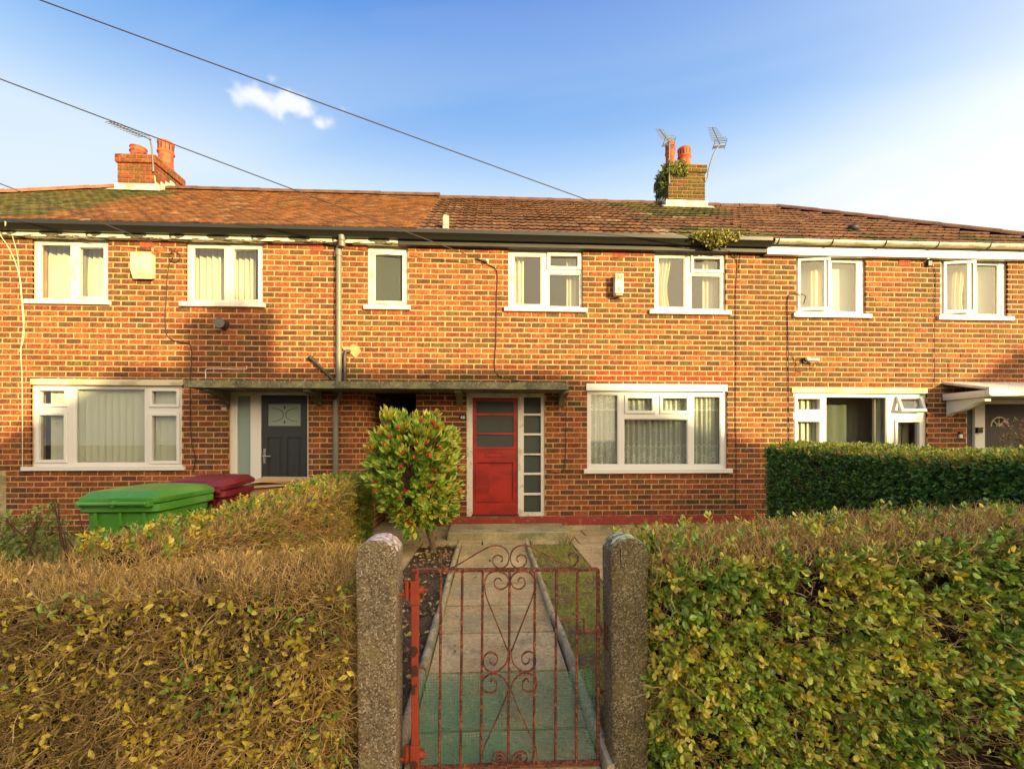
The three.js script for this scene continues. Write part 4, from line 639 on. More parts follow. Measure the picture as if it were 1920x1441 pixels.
wire('roof_cable', 'pale cable crossing the mossy roof from left chimney to gutter', [[-7.411, 7.34, -2.99], [-7.381, 7.075, -2.98], [-7.349, 6.811, -2.85], [-7.745, 6.058, -1.85], [-7.358, 5.239, -0.55], [-7.542, 4.947, -0.05], [-7.279, 4.764, 0.24], [-7.415, 4.705, 0.11]], 0.01, M.paleCable);
{ // insulator hook where the overhead wire meets the middle house
  const c = thing('cable_clamp', 'small white cable hook on bricks left of middle upper window', 'hook'); obj('hook', [rod(V(-0.035, 4.392, 0.0), V(-0.035, 4.392, 0.08), 0.02, 0.015, 8), at(new THREE.SphereGeometry(0.026, 8, 6), -0.035, 4.401, 0.085)], M.oldWhite, c);
  const e = thing('junction_box', 'small dark junction box under white fascia of right house', 'box'); obj('body', bx(7.523, 4.469, 0.002, 7.6, 4.561, 0.05, 0.008), M.pipeDark, e); obj('hook', rod(V(7.504, 4.587, 0), V(7.504, 4.587, 0.07), 0.012), M.steel, e);
}
{ // telegraph pole up the street and its overhead wires
  const p = thing('telegraph_pole', 'brown wooden telegraph pole on the pavement up the street to the left', 'pole'), T = V(-16.5, 8.0, 6.0); obj('post', rod(V(-16.5, -0.1, 6.0), V(-16.5, 8.3, 6.0), 0.14, 0.1, 14), M.wood, p); obj('cross_arm', bx(-16.9, 7.85, 5.94, -16.1, 7.95, 6.06), M.wood, p);
  const span = (label, b, sag) => { const a = T.clone(), pts = []; for (let k = 0; k <= 12; k++) { const t = k / 12; pts.push(a.clone().lerp(b, t).add(V(0, -sag * 4 * t * (1 - t), 0))); } tag(obj('overhead_wire', tube(pts, 0.007, 5, 60), M.cable), label, 'wire', 'overhead wires'); };
  span('upper overhead wire crossing the sky towards the right chimney', V(4.021, 4.602, 0.12), 0.06);
  span('lower overhead wire passing in front of the left chimney pots', V(-0.035, 4.365, 0.09), 0.03);
  span('short overhead wire across the mossy roof to the cable ring', V(-4.929, 4.443, 0.09), 0.02);
}
// television aerials
function yagi(label, mast, from, to, n, w0, w1, reflectorAt) {
  const a = thing('television_aerial', label, 'aerial', 'television aerials'); obj('mast', [tube(mast, 0.016, 8), rod(mast[0], mast[0].clone().add(V(0, 0.1, 0)), 0.024)], M.alu, a);
  obj('boom', rod(from, to, 0.011), M.alu, a); const d = to.clone().sub(from), side = V(d.z, 0, -d.x).normalize(), up = d.clone().normalize().cross(side).normalize();
  for (let k = 0; k < n; k++) { const p = from.clone().addScaledVector(d, 0.2 + 0.8 * k / (n - 1)), w = mix(w0, w1, k / n) / 2; obj('element', rod(p.clone().addScaledVector(side, -w), p.clone().addScaledVector(side, w), 0.006, 0.006, 5), M.alu, a); }
  const rf = []; for (const s of [-1, 1]) for (let k = 0; k < 4; k++) { const p = from.clone().addScaledVector(up, s * (0.03 + k * 0.028)).addScaledVector(d, -0.01 + 0.03 * k); rf.push(rod(p.clone().addScaledVector(side, -w0 * 0.42), p.clone().addScaledVector(side, w0 * 0.42), 0.007, 0.007, 5)); }
  for (const s of [-0.42, 0.42]) rf.push(rod(from.clone().addScaledVector(up, -0.115).addScaledVector(side, s * w0), from.clone().addScaledVector(up, 0.115).addScaledVector(side, s * w0), 0.007, 0.007, 5));
  if (reflectorAt !== 0) obj('reflector', rf, M.alu, a);
}
yagi('television aerial on upright mast at left corner of the mossy chimney', [V(4.208, 7.466, -2.95), V(4.208, 8.027, -2.95), V(4.208, 8.426, -2.95)], V(4.208, 8.451, -2.95), V(4.177, 9.127, -3.5), 8, 0.30, 0.2);
yagi('television aerial on bent mast right of the mossy chimney', [V(5.087, 7.583, -3.0), V(5.139, 7.647, -3.0), V(5.177, 7.862, -3.0), V(5.319, 8.282, -3.0), V(5.435, 8.449, -3.0)], V(5.448, 8.475, -3.0), V(5.52, 9.213, -3.5), 9, 0.32, 0.2);
yagi('television aerial with long boom beside the tall pot of left chimney', [V(-7.431, 7.422, -2.98), V(-7.442, 7.682, -2.98), V(-7.476, 8.011, -2.98), V(-7.51, 8.175, -2.98)], V(-7.476, 8.129, -2.98), V(-7.653, 7.906, -2.1), 12, 0.32, 0.22, 0);

// ------------------------------------------------------------------ curtains and blinds
function drape(label, x0, x1, y0, y1, z, folds, amp, mat, opt = {}) {
  const nx = folds * 8, ny = 6, g = new THREE.PlaneGeometry(1, 1, nx, ny), p = g.attributes.position, ph = rnd() * 6, uv = g.attributes.uv;
  for (let i = 0; i < p.count; i++) { const t = p.getX(i) + 0.5, v = p.getY(i) + 0.5, k = opt.gather ? mix(opt.gather, 1, Math.abs(v - 0.42) * 1.4) : 1; const f = Math.sin(t * folds * 2 * Math.PI + ph + 0.6 * Math.sin(t * 9)) + 0.35 * Math.sin(t * folds * 3.7 + v * 1.3);
    const xx = opt.side > 0 ? mix(x1, x0, (1 - t) * k) : mix(x0, x1, t * k); p.setXYZ(i, xx, mix(y0, y1, v), z + amp * f); uv.setXY(i, t * (x1 - x0) * 1.3, v * (y1 - y0)); }
  g.computeVertexNormals(); return tag(obj('curtain', g, mat, null, false), label, 'curtain', opt.group);
}
drape('cream curtains pulled across the far left upper window, left light', -7.331, -6.785, 3.62, 4.7, -0.3, 5, 0.03, M.curtain); drape('cream curtain parted in the far left upper window, right light', -6.669, -6.461, 3.62, 4.7, -0.3, 3, 0.03, M.curtain, { gather: 0.8 }); drape('cream curtain edge at right of the far left upper window', -6.436, -6.152, 3.62, 4.7, -0.3, 3, 0.03, M.curtain);
drape('cream curtain filling left half of second upper window', -4.902, -4.32, 3.62, 4.7, -0.3, 6, 0.03, M.curtain); drape('pale curtain in right half of second upper window', -4.251, -3.872, 3.62, 4.7, -0.3, 4, 0.03, M.curtain);
drape('cream curtain at left of the upper window left of alarm box', 0.351, 0.586, 3.6, 4.7, -0.2, 3, 0.025, M.curtain); drape('grey net curtain at right of the upper window left of alarm box', 1.312, 1.624, 3.6, 4.7, -0.2, 4, 0.02, M.curtainDark);
drape('tied cream curtain at left of the upper window right of alarm box', 2.843, 3.161, 3.6, 4.7, -0.2, 4, 0.025, M.curtain, { gather: 0.6 }); drape('pale net curtain at right of the upper window right of alarm box', 3.667, 4.083, 3.6, 4.7, -0.2, 5, 0.02, M.curtainDark);
drape('white curtain behind the left ajar sash of right house', 5.451, 6.077, 3.56, 4.66, -0.3, 5, 0.025, M.curtain); drape('flat cream blind behind right light of first upper window of right house', 6.019, 6.675, 3.56, 4.66, -0.25, 2, 0.004, M.blind);
drape('white curtain slanting behind the far right ajar sash', 8.168, 8.633, 3.56, 4.66, -0.3, 5, 0.025, M.curtain, { gather: 0.75 }); drape('flat cream blind in the far right upper window', 8.638, 9.358, 3.56, 4.66, -0.25, 2, 0.004, M.blind);
function verticalBlind(label, x0, x1, y0, y1, z, n, turn) { // hanging slats on a head rail
  const b = thing('vertical_blind', label, 'blind'), w = (x1 - x0) / n; obj('head_rail', bx(x0, y1, z - 0.02, x1, y1 + 0.03, z + 0.02), M.white, b);
  for (let k = 0; k < n; k++) { const m = obj('slat', bx(-w * 0.55, y0, -0.0006, w * 0.55, y1, 0.0006), M.blind, b); m.position.set(x0 + (k + 0.5) * w, 0, z); m.rotation.y = turn + rr(-0.05, 0.05); }
}
verticalBlind('pale green vertical blind in the large lower window of left house', -6.972, -4.963, 1.02, 2.4, -0.16, 19, 0.5);
drape('grey green sheer curtain across the lower window of right house', 6.083, 7.351, 0.98, 2.33, -0.5, 6, 0.008, phy({ color: hex('#6f7664'), roughness: 0.95, transmission: 0.3, thickness: 0 }));
verticalBlind('grey vertical blind at left of the lower window of right house', 5.295, 5.823, 0.98, 2.33, -0.16, 5, 0.3);
drape('dim curtain at right of the lower window of right house', 6.74, 7.27, 0.98, 2.33, -0.2, 5, 0.025, M.curtainDark);
{ // lace: netted ground, trailing sprigs, denser flowered hem
  const W = 512, al = [], seed = mulberry(77), fl = []; for (let k = 0; k < 46; k++) fl.push([seed(), seed() * 0.32, 0.03 + seed() * 0.035, seed() * 6]); for (let k = 0; k < 30; k++) fl.push([seed(), 0.35 + seed() * 0.65, 0.012 + seed() * 0.018, seed() * 6]);
  const t = tex(W, (u, v) => { let a = 0.5 + 0.12 * ((Math.floor(u * 128) + Math.floor(v * 128)) & 1); const wave = 0.40 + 0.02 * Math.sin(u * 2 * Math.PI * 8); if (v < wave) a += 0.10; if (Math.abs(v - wave) < 0.012) a = 0.85; if (v < 0.03) a = 0.9;
    for (const [x, y, r, p] of fl) { let dx = Math.abs(u - x); dx = Math.min(dx, 1 - dx) ; const dy = v - y, d = Math.hypot(dx, dy), th = Math.atan2(dy, u - x); const pet = r * (0.62 + 0.38 * Math.cos(5 * th + p)); if (d < pet) a = d < r * 0.25 ? 0.5 : 0.92; }
    const sp = 0.5 + 0.5 * Math.sin(u * 2 * Math.PI * 14); if (v >= wave && sp > 0.9 && Math.sin(v * 150) > -0.2) a = 0.85; return a; }, false, 1);
  M.lace = phy({ color: hex('#eceede'), roughness: 0.95, transmission: 0.25, thickness: 0, alphaMap: t, transparent: true, side: THREE.DoubleSide });
  const lace = (label, u0, u1, y0, y1, f) => drape(label, u0, u1, y0, y1, -0.16, f, 0.02, M.lace, { group: 'lace curtains' });
  lace('lace net curtain behind left pane of the middle lower window', 1.679, 2.21, 0.98, 2.28, 6); lace('flowered lace net curtain behind the wide centre pane', 2.247, 3.442, 0.98, 2.28, 13); lace('lace net curtain behind right pane of the middle lower window', 3.47, 3.93, 0.98, 2.28, 6);
}

// ------------------------------------------------------------------ wheelie bins behind the dividing hedge
function loft(rings) { // closed skin through rings of equal point count, capped
  const n = rings[0].length, pos = [], tri = (a, b, c) => pos.push(...a, ...b, ...c);
  for (let r = 0; r + 1 < rings.length; r++) for (let k = 0; k < n; k++) { const q = (k + 1) % n; tri(rings[r][k], rings[r][q], rings[r + 1][q]); tri(rings[r][k], rings[r + 1][q], rings[r + 1][k]); }
  for (let k = 1; k + 1 < n; k++) { tri(rings[0][0], rings[0][k + 1], rings[0][k]); const t = rings[rings.length - 1]; tri(t[0], t[k], t[k + 1]); }
  const g = new THREE.BufferGeometry(); g.setAttribute('position', new THREE.Float32BufferAttribute(pos, 3)); g.setAttribute('uv', new THREE.Float32BufferAttribute(new Float32Array(pos.length / 3 * 2), 2)); return toCreasedNormals(g, 0.6);
}
const rring = (w, d, y, r, cx = 0, cz = 0, slope = 0) => { const o = []; for (const [sx, sz, a0] of [[1, 1, 0], [-1, 1, 1], [-1, -1, 2], [1, -1, 3]]) for (let k = 0; k < 4; k++) { const a = (a0 + k / 3) * Math.PI / 2, x = cx + sx * (w / 2 - r) + r * Math.cos(a), z = cz + sz * (d / 2 - r) + r * Math.sin(a); o.push([x, y + slope * z, z]); } return o.reverse(); };
function bin(label, x, z, w, d, h, mat, turn, open = 0) { // handle and wheels face the road (+z)
  const b = thing('wheelie_bin', label, 'bin', 'wheelie bins'); b.position.set(x, 0, z); b.rotation.y = turn;
  obj('body', [loft([rring(w * 0.80, d * 0.72, 0.05, 0.04, 0, 0.02), rring(w * 0.90, d * 0.86, h - 0.12, 0.045)]), ...[-0.3, 0, 0.3].map((k) => bx(k * w - 0.012, h - 0.24, d * 0.42, k * w + 0.012, h - 0.1, d * 0.455, 0.004))], mat, b);
  obj('rim', [loft([rring(w * 0.92, d * 0.88, h - 0.14, 0.045), rring(w * 0.99, d * 0.97, h - 0.125, 0.05), rring(w * 0.99, d * 0.97, h - 0.07, 0.05), rring(w * 0.95, d * 0.93, h - 0.068, 0.05)])], mat, b);
  const l = obj('lid', [loft([rring(w * 0.985, d * 0.985, h - 0.062, 0.05), rring(w * 1.0, d * 1.0, h - 0.05, 0.05), rring(w * 1.0, d * 1.0, h - 0.022, 0.05), rring(w * 0.86, d * 0.84, h + 0.022, 0.06), rring(w * 0.5, d * 0.5, h + 0.04, 0.06)])], mat, b);
  if (open) { l.geometry.translate(0, -(h - 0.05), -d / 2); l.position.set(0, h - 0.05, d / 2); l.rotation.x = open; }
  obj('handle', [rod(V(-w * 0.42, h - 0.06, d * 0.54), V(w * 0.42, h - 0.06, d * 0.54), 0.016, 0.016, 10), ...[-0.42, 0, 0.42].map((k) => bx(k * w - 0.015, h - 0.085, d * 0.46, k * w + 0.015, h - 0.04, d * 0.55, 0.006))], mat, b);
  for (const s of [-1, 1]) obj('wheel', at(new THREE.CylinderGeometry(0.1, 0.1, 0.045, 18), s * w * 0.44, 0.1, d * 0.36, 0, 0, Math.PI / 2), M.black, b);
}
bin('green wheelie bin with a scuffed lid behind the left hedge', -2.80, 3.52, 0.59, 0.76, 1.06, M.greenBin, 0, 0);
bin('dark red wheelie bin behind the green one', -2.80, 2.72, 0.57, 0.66, 1.06, M.redBin, 0.04, 0.05);
{
  const c = thing('cardboard_box', 'flattened tan cardboard on a box between red bin and grey door', 'cardboard'); c.position.set(-2.62, 0, 1.75); c.rotation.y = 0.2;
  obj('carton', bx(-0.36, 0.0, -0.28, 0.36, 0.92, 0.28, 0.004), M.card, c); for (const [x, y, z, a, b2] of [[-0.05, 0.945, 0.1, 0.05, 0.05], [0.08, 0.965, -0.02, -0.04, -0.06], [0.16, 0.99, -0.1, 0.03, -0.03]]) obj('flap', at(new THREE.BoxGeometry(0.74, 0.007, 0.46), x, y, z, a, 0.3 * a, b2), M.card, c);
}

// ------------------------------------------------------------------ gate posts
function post(label, x0, x1, h, lean) {
  const p = thing('gate_post', label, 'gate post', 'concrete gate posts'), w = x1 - x0, sh = new THREE.Shape(), r = 0.075; sh.moveTo(-w / 2 + 0.012, -0.2); sh.lineTo(w / 2 - 0.012, -0.2); sh.lineTo(w / 2, 0); sh.lineTo(w / 2, h - r); sh.absellipse(0, h - r, w / 2, r, 0, Math.PI, false); sh.closePath();
  const g = new THREE.ExtrudeGeometry(sh, { depth: 0.13, bevelEnabled: true, bevelSize: 0.018, bevelOffset: -0.018, bevelThickness: 0.018, bevelSegments: 3, curveSegments: 14 });
  const m = obj('shaft', at(g, (x0 + x1) / 2, 0, 5.35), M.aggregate, p); m.rotation.z = lean; return p;
}
const postL = post('left concrete gate post of exposed pebbles, pink lichen on its round top', -0.567, -0.396, 1.048, 0);
const postR = post('right concrete gate post with cracked top against the green hedge', 0.53, 0.7, 1.042, 0);
postR.children[0].material = Object.assign(M.aggregate.clone(), { color: hex('#cdd0c2') });
{ // split in its head, lichen crust on both heads
  const crust = (p, x0, x1, h, list, n) => { const rnd = mulberry(n), g = new THREE.IcosahedronGeometry(0.008, 1).scale(1, 0.22, 1), im = shade(new THREE.InstancedMesh(flat(g), std({ color: 0xffffff, roughness: 1 }), n)), m = new THREE.Matrix4(), q = new THREE.Quaternion(); for (let i = 0; i < n; i++) { const a = mix(0.25, 2.9, rnd()), nn = V(Math.cos(a) * 0.8, Math.sin(a), 0).normalize(), e = rnd(); const pos = V((x0 + x1) / 2 + Math.cos(a) * ((x1 - x0) / 2 - 0.002), h - 0.075 + Math.sin(a) * 0.074, 5.345 + e * 0.14); q.setFromUnitVectors(V(0, 1, 0), nn); const s = 0.5 + rnd() * rnd() * 1.6; im.setMatrixAt(i, m.compose(pos, q, V(s, s, s * 1.3))); im.setColorAt(i, list[Math.floor(rnd() * list.length)]); } im.name = 'lichen'; im.userData = { kind: 'stuff' }; p.add(im); };
  crust(postL, -0.567, -0.396, 1.048, ['#c9b3a6', '#d8c8bc', '#b9a294', '#a3a583'].map(hex), 420); crust(postR, 0.53, 0.7, 1.042, ['#b4b890', '#c8c8a8', '#9a9c78', '#8a8a5c'].map(hex), 260);
  obj('crack', [bx(0.572 - 0.002, 0.937, 5.49, 0.572 + 0.002, 1.001, 5.4995)], M.black, postR);
}

// ------------------------------------------------------------------ wrought iron gate
{
  const g = thing('garden_gate', 'rusty red wrought iron garden gate with scrolls, closed between the posts', 'gate'), Z = 5.42, yb = 0.012;
  const st = [[-0.327, 0.897], [-0.327, 0.051]], rs = [[0.492, 0.889], [0.488, 0.022]], x0 = st[0][0], x1 = rs[0][0], yl = st[0][1], yr = rs[0][1];
  obj('hinge_stile', bx(x0 - 0.016, yb, Z - 0.015, x0 + 0.016, yl + 0.004, Z + 0.015, 0.004), M.redOxide, g);
  obj('latch_stile', bx(x1 - 0.007, yb, Z - 0.008, x1 + 0.007, yr, Z + 0.008, 0.002), M.rust, g);
  const top = new THREE.BoxGeometry(x1 - x0, 0.013, 0.026); obj('top_rail', at(top, (x0 + x1) / 2, (yl + yr) / 2, Z, 0, 0, Math.atan2(yr - yl, x1 - x0)), M.rust, g);
  obj('bottom_rail', bx(x0, yb, Z - 0.012, x1, yb + 0.012, Z + 0.012), M.rust, g);
  const bars = [[-0.213, 0.897], [-0.119, 0.895], [-0.028, 0.895], [0.092, 0.894], [0.206, 0.892], [0.303, 0.892], [0.398, 0.891]], lows = [[-0.221, 0.047], [-0.127, 0.044], [-0.036, 0.04], [0.086, 0.036], [0.201, 0.032], [0.298, 0.028], [0.393, 0.025]];
  bars.forEach(([x, y], i) => obj('bar', rod(V(lows[i][0] + (x - lows[i][0]) * -0.05, yb + 0.01, Z), V(x, y, Z), 0.0065, 0.0065, 6), M.rust, g));
  const cx = bars[3][0], mirror = (p) => p.map(([x, y]) => [2 * cx - x, y]), tilt = (p) => p.map(([x, y]) => [x, y + (x - cx) * (yr - yl) / (x1 - x0)]);
  const scroll = (name, pts, w = 0.014) => { obj(name, ribbon(pts, 0.004, w, Z + 0.001), M.rust, g); obj(name, ribbon(mirror(pts), 0.004, w, Z + 0.002), M.rust, g); };
  scroll('crest_scroll', [[-0.181, 0.934], [-0.174, 0.951], [-0.183, 0.964], [-0.197, 0.967], [-0.211, 0.959], [-0.216, 0.943], [-0.212, 0.922], [-0.197, 0.907], [-0.175, 0.904], [-0.152, 0.912], [-0.102, 0.94], [-0.045, 0.974], [-0.003, 0.995], [0.026, 1.002], [0.056, 0.998], [0.078, 0.981], [0.089, 0.953], [0.085, 0.924], [0.073, 0.908], [0.053, 0.901], [0.031, 0.908], [0.018, 0.925], [0.017, 0.943], [0.028, 0.956], [0.045, 0.959], [0.058, 0.949], [0.06, 0.937], [0.053, 0.929]], 0.016);
  scroll('heart_scroll', [[0.055, 0.842], [0.048, 0.855], [0.033, 0.855], [0.023, 0.842], [0.025, 0.824], [0.04, 0.809], [0.061, 0.808], [0.079, 0.82], [0.088, 0.845], [0.078, 0.868], [0.055, 0.883], [0.026, 0.887], [-0.002, 0.876], [-0.017, 0.851], [-0.019, 0.81], [-0.01, 0.768], [0.013, 0.71], [0.046, 0.626], [0.083, 0.532]]);
  scroll('middle_scroll', [[0.003, 0.495], [0.007, 0.478], [0.02, 0.47], [0.032, 0.477], [0.038, 0.497], [0.03, 0.516], [0.013, 0.526], [-0.006, 0.523], [-0.02, 0.509], [-0.025, 0.487], [-0.021, 0.463], [-0.006, 0.445], [0.015, 0.437], [0.037, 0.44], [0.058, 0.455], [0.076, 0.476], [0.083, 0.5], [0.086, 0.539]]);
  scroll('lower_scroll', [[0.007, 0.392], [0.013, 0.403], [0.028, 0.398], [0.035, 0.38], [0.032, 0.359], [0.015, 0.347], [-0.006, 0.347], [-0.024, 0.36], [-0.031, 0.382], [-0.025, 0.408], [-0.006, 0.423], [0.02, 0.43], [0.045, 0.423], [0.067, 0.405], [0.081, 0.381], [0.086, 0.353]]);
  scroll('diagonal', [[0.087, 0.361], [0.071, 0.314], [0.037, 0.233], [0.002, 0.157], [-0.023, 0.101], [-0.03, 0.067], [-0.034, 0.024]], 0.012);
  scroll('foot_scroll', [[0.05, 0.045], [0.039, 0.045], [0.038, 0.057], [0.051, 0.061], [0.061, 0.049], [0.054, 0.032], [0.037, 0.027], [0.02, 0.035], [0.014, 0.055], [0.024, 0.073], [0.045, 0.079], [0.066, 0.071], [0.077, 0.054], [0.083, 0.029], [0.084, 0.007]]);
  // hinges on the left post, latch on the right
  const hy = [[-0.348, 0.808], [-0.356, 0.081]]; for (const [, y] of hy) obj('hinge', [bx(-0.41, y - 0.05, Z - 0.02, -0.405 + 0.006, y + 0.06, Z + 0.02), rod(V(-0.405, y - 0.02, Z), V(x0 - 0.03, y - 0.02, Z), 0.008), rod(V(x0 - 0.035, y - 0.035, Z), V(x0 - 0.035, y + 0.04, Z), 0.014, 0.014, 10), rod(V(x0 - 0.03, y, Z), V(x0 + 0.055, y, Z), 0.010, 0.008, 8), at(new THREE.CylinderGeometry(0.02, 0.02, 0.02, 6), x0 + 0.028, y, Z, 0, 0, Math.PI / 2), bx(x0 - 0.02, y - 0.06, Z - 0.019, x0 + 0.02, y + 0.05, Z + 0.019, 0.004)], M.redOxide, g);
  const la = [[0.404, 0.614], [0.529, 0.616], [0.546, 0.59], [0.313, 0.672], [0.425, 0.66]]; obj('latch', [bx(la[0][0], la[0][1] - 0.008, Z + 0.008, la[1][0], la[0][1] + 0.008, Z + 0.02, 0.003), bx(x1 - 0.012, la[0][1] - 0.02, Z + 0.004, x1 + 0.014, la[0][1] + 0.03, Z + 0.024, 0.004), rod(V(la[3][0], la[3][1], Z + 0.012), V(la[4][0], la[3][1], Z + 0.012), 0.004), rod(V(la[4][0], la[3][1], Z + 0.012), V(la[4][0], la[0][1], Z + 0.012), 0.004)], M.rust, g);
  obj('latch_keep', [bx(la[1][0] - 0.004, la[2][1] - 0.06, Z - 0.02, 0.555, la[2][1] + 0.055, Z + 0.022, 0.003)], M.rust, g);
  // green plastic netting tied inside the lower half; a second layer doubles it on the left
  const net = (xa, xb, yt, z, s, ph) => { const l = [], n = Math.round((xb - xa) / s), m = Math.round((yt - yb) / s), wob = (x, y) => 0.004 * Math.sin(x * 19 + y * 11 + ph), wz = (x, y) => z + 0.006 * Math.sin(x * 14 + y * 9 + ph);
    for (let i = 0; i <= n; i++) { const x = xa + i * s, p = []; for (let k = 0; k <= 10; k++) { const y = yb + (yt - yb) * k / 10; p.push(V(x + wob(x * 0.3, y), y + 0.004 * Math.sin(x * 15), wz(x, y))); } l.push(tube(p, 0.0012, 3, 14)); }
    for (let j = 0; j <= m; j++) { const y = yb + j * s, p = []; for (let k = 0; k <= 10; k++) { const x = xa + (xb - xa) * k / 10; p.push(V(x, y + wob(x, y) + 0.004 * Math.sin(x * 15), wz(x, y))); } l.push(tube(p, 0.0012, 3, 20)); } return l; };
  const nt = [[-0.372, 0.393], [0.478, 0.424], [0.063, 0.381]]; obj('netting', [...net(x0 - 0.02, x1 - 0.01, nt[1][1], Z - 0.02, 0.0125, 0), ...net(x0 + 0.01, nt[2][0], nt[0][1], Z - 0.034, 0.0118, 2)], M.greenMesh, g).userData = { kind: 'stuff' };
}

// ------------------------------------------------------------------ hedges
function leafGeo(l, w, fold = 0.25, curl = 0.15) { // folded oval leaf along +y
  const pos = [], pts = [[0, 0], [0.28, 0.72], [0.62, 1], [0.88, 0.5], [1, 0]], P = (t, s, k) => [s * k * w / 2, t * l, Math.abs(s * k) * w * fold - curl * l * t * t];
  for (let i = 0; i + 1 < pts.length; i++) for (const s of [-1, 1]) { const [t0, k0] = pts[i], [t1, k1] = pts[i + 1]; const a = P(t0, 0, 0), b = P(t1, 0, 0), c = P(t1, s, k1), d = P(t0, s, k0); const f = (q) => (s > 0 ? q : q.reverse()); if (k1) pos.push(...f([a, c, b]).flat()); if (k0) pos.push(...f([a, d, c]).flat()); else if (!k1) pos.push(...f([a, c, b]).flat()); if (k0 && !k1) pos.push(); }
  const g = new THREE.BufferGeometry(); g.setAttribute('position', new THREE.Float32BufferAttribute(pos, 3)); g.setAttribute('uv', new THREE.Float32BufferAttribute(new Float32Array(pos.length / 3 * 2), 2)); g.computeVertexNormals(); return g;
}
function prism(a, b, r0, r1) { // three-sided twig segment
  const d = b.clone().sub(a), q = new THREE.Quaternion().setFromUnitVectors(V(0, 1, 0), d.clone().normalize()), pos = [], C = (r, o) => [0, 1, 2].map((k) => V(r * Math.cos(k * 2.094), 0, r * Math.sin(k * 2.094)).applyQuaternion(q).add(o).toArray()), A = C(r0, a), B = C(r1, b);
  for (let k = 0; k < 3; k++) { const n = (k + 1) % 3; pos.push(...A[k], ...B[n], ...A[n], ...A[k], ...B[k], ...B[n]); }
  const g = new THREE.BufferGeometry(); g.setAttribute('position', new THREE.Float32BufferAttribute(pos, 3)); g.setAttribute('uv', new THREE.Float32BufferAttribute(new Float32Array(pos.length / 3 * 2), 2)); g.computeVertexNormals(); return g;
}
function twigGeo(seed, len, straight) { // a forked bare shoot growing along +y
  const r = mulberry(seed), l = []; const grow = (p, d, n, seg, rad, depth) => { for (let i = 0; i < n; i++) { const e = d.clone().add(V(rr(-1, 1, r), rr(-0.5, 0.6, r), rr(-1, 1, r)).multiplyScalar(straight)).normalize(), q = p.clone().addScaledVector(e, seg * rr(0.7, 1.2, r)), r1 = rad * 0.8; l.push(prism(p, q, rad, r1)); if (depth && r() < 0.75) { const s = e.clone().add(V(rr(-1, 1, r), rr(-0.1, 0.5, r), rr(-1, 1, r)).multiplyScalar(0.9)).normalize(); grow(q, s, 2, seg * 0.7, r1 * 0.8, depth - 1); } p = q; d = e; rad = r1; } };
  grow(V(0, 0, 0), V(0, 1, 0), 4, len / 4, 0.0023, 1); return join(l);
}
function sprigGeo(seed, ll, lw, n) { // a shoot with paired leaves
  const r = mulberry(seed), l = [prism(V(0, -0.03, 0), V(0, 0.06, 0), 0.0016, 0.001)];
  for (let k = 0; k < n; k++) { const s = rr(0.75, 1.15, r) , g = leafGeo(ll * s, lw * s, rr(0.1, 0.3, r), rr(0.05, 0.3, r)); g.rotateX(rr(0.5, 1.25, r)); g.rotateY(k * 2.4 + rr(-0.4, 0.4, r)); l.push(g.translate(0, 0.06 * k / n - 0.005, 0)); } return join(l);
}
const up = V(0, 1, 0);
function scatter(name, parent, geos, spots, mat, colors) { // spots: {p, n, s, c}
  geos.forEach((g, k) => { const mine = spots.filter((_, i) => i % geos.length === k); if (!mine.length) return; const im = shade(new THREE.InstancedMesh(g, mat, mine.length)), m = new THREE.Matrix4(), q = new THREE.Quaternion(), q2 = new THREE.Quaternion();
    mine.forEach((s, i) => { q.setFromUnitVectors(up, s.n).multiply(q2.setFromAxisAngle(up, rnd() * 6.283)); im.setMatrixAt(i, m.compose(s.p, q, V(s.s, s.s, s.s))); im.setColorAt(i, s.c); }); im.name = name; im.userData = { kind: 'stuff' }; parent.add(im); });
}
const jit = (n, k) => n.clone().add(V(rr(-k, k), rr(-k, k), rr(-k, k))).normalize();
const tone = (list, w = 0.25) => { const c = list[Math.floor(rnd() * list.length)].clone(), k = 1 + rr(-w, w); return c.multiplyScalar(k); };
const cols = (...h) => h.map(hex);
M.leaf = phy({ color: 0xffffff, roughness: 0.42, transmission: 0.18, thickness: 0, side: THREE.DoubleSide });
M.twig = std({ color: 0xffffff, roughness: 0.9 });
M.core = std({ map: tex(256, (u, v) => blend(srgb('#1c150d'), srgb('#3b2d1a'), fbm(u * 20, v * 20, 20, 441, 4)), true, 2), roughness: 1 });
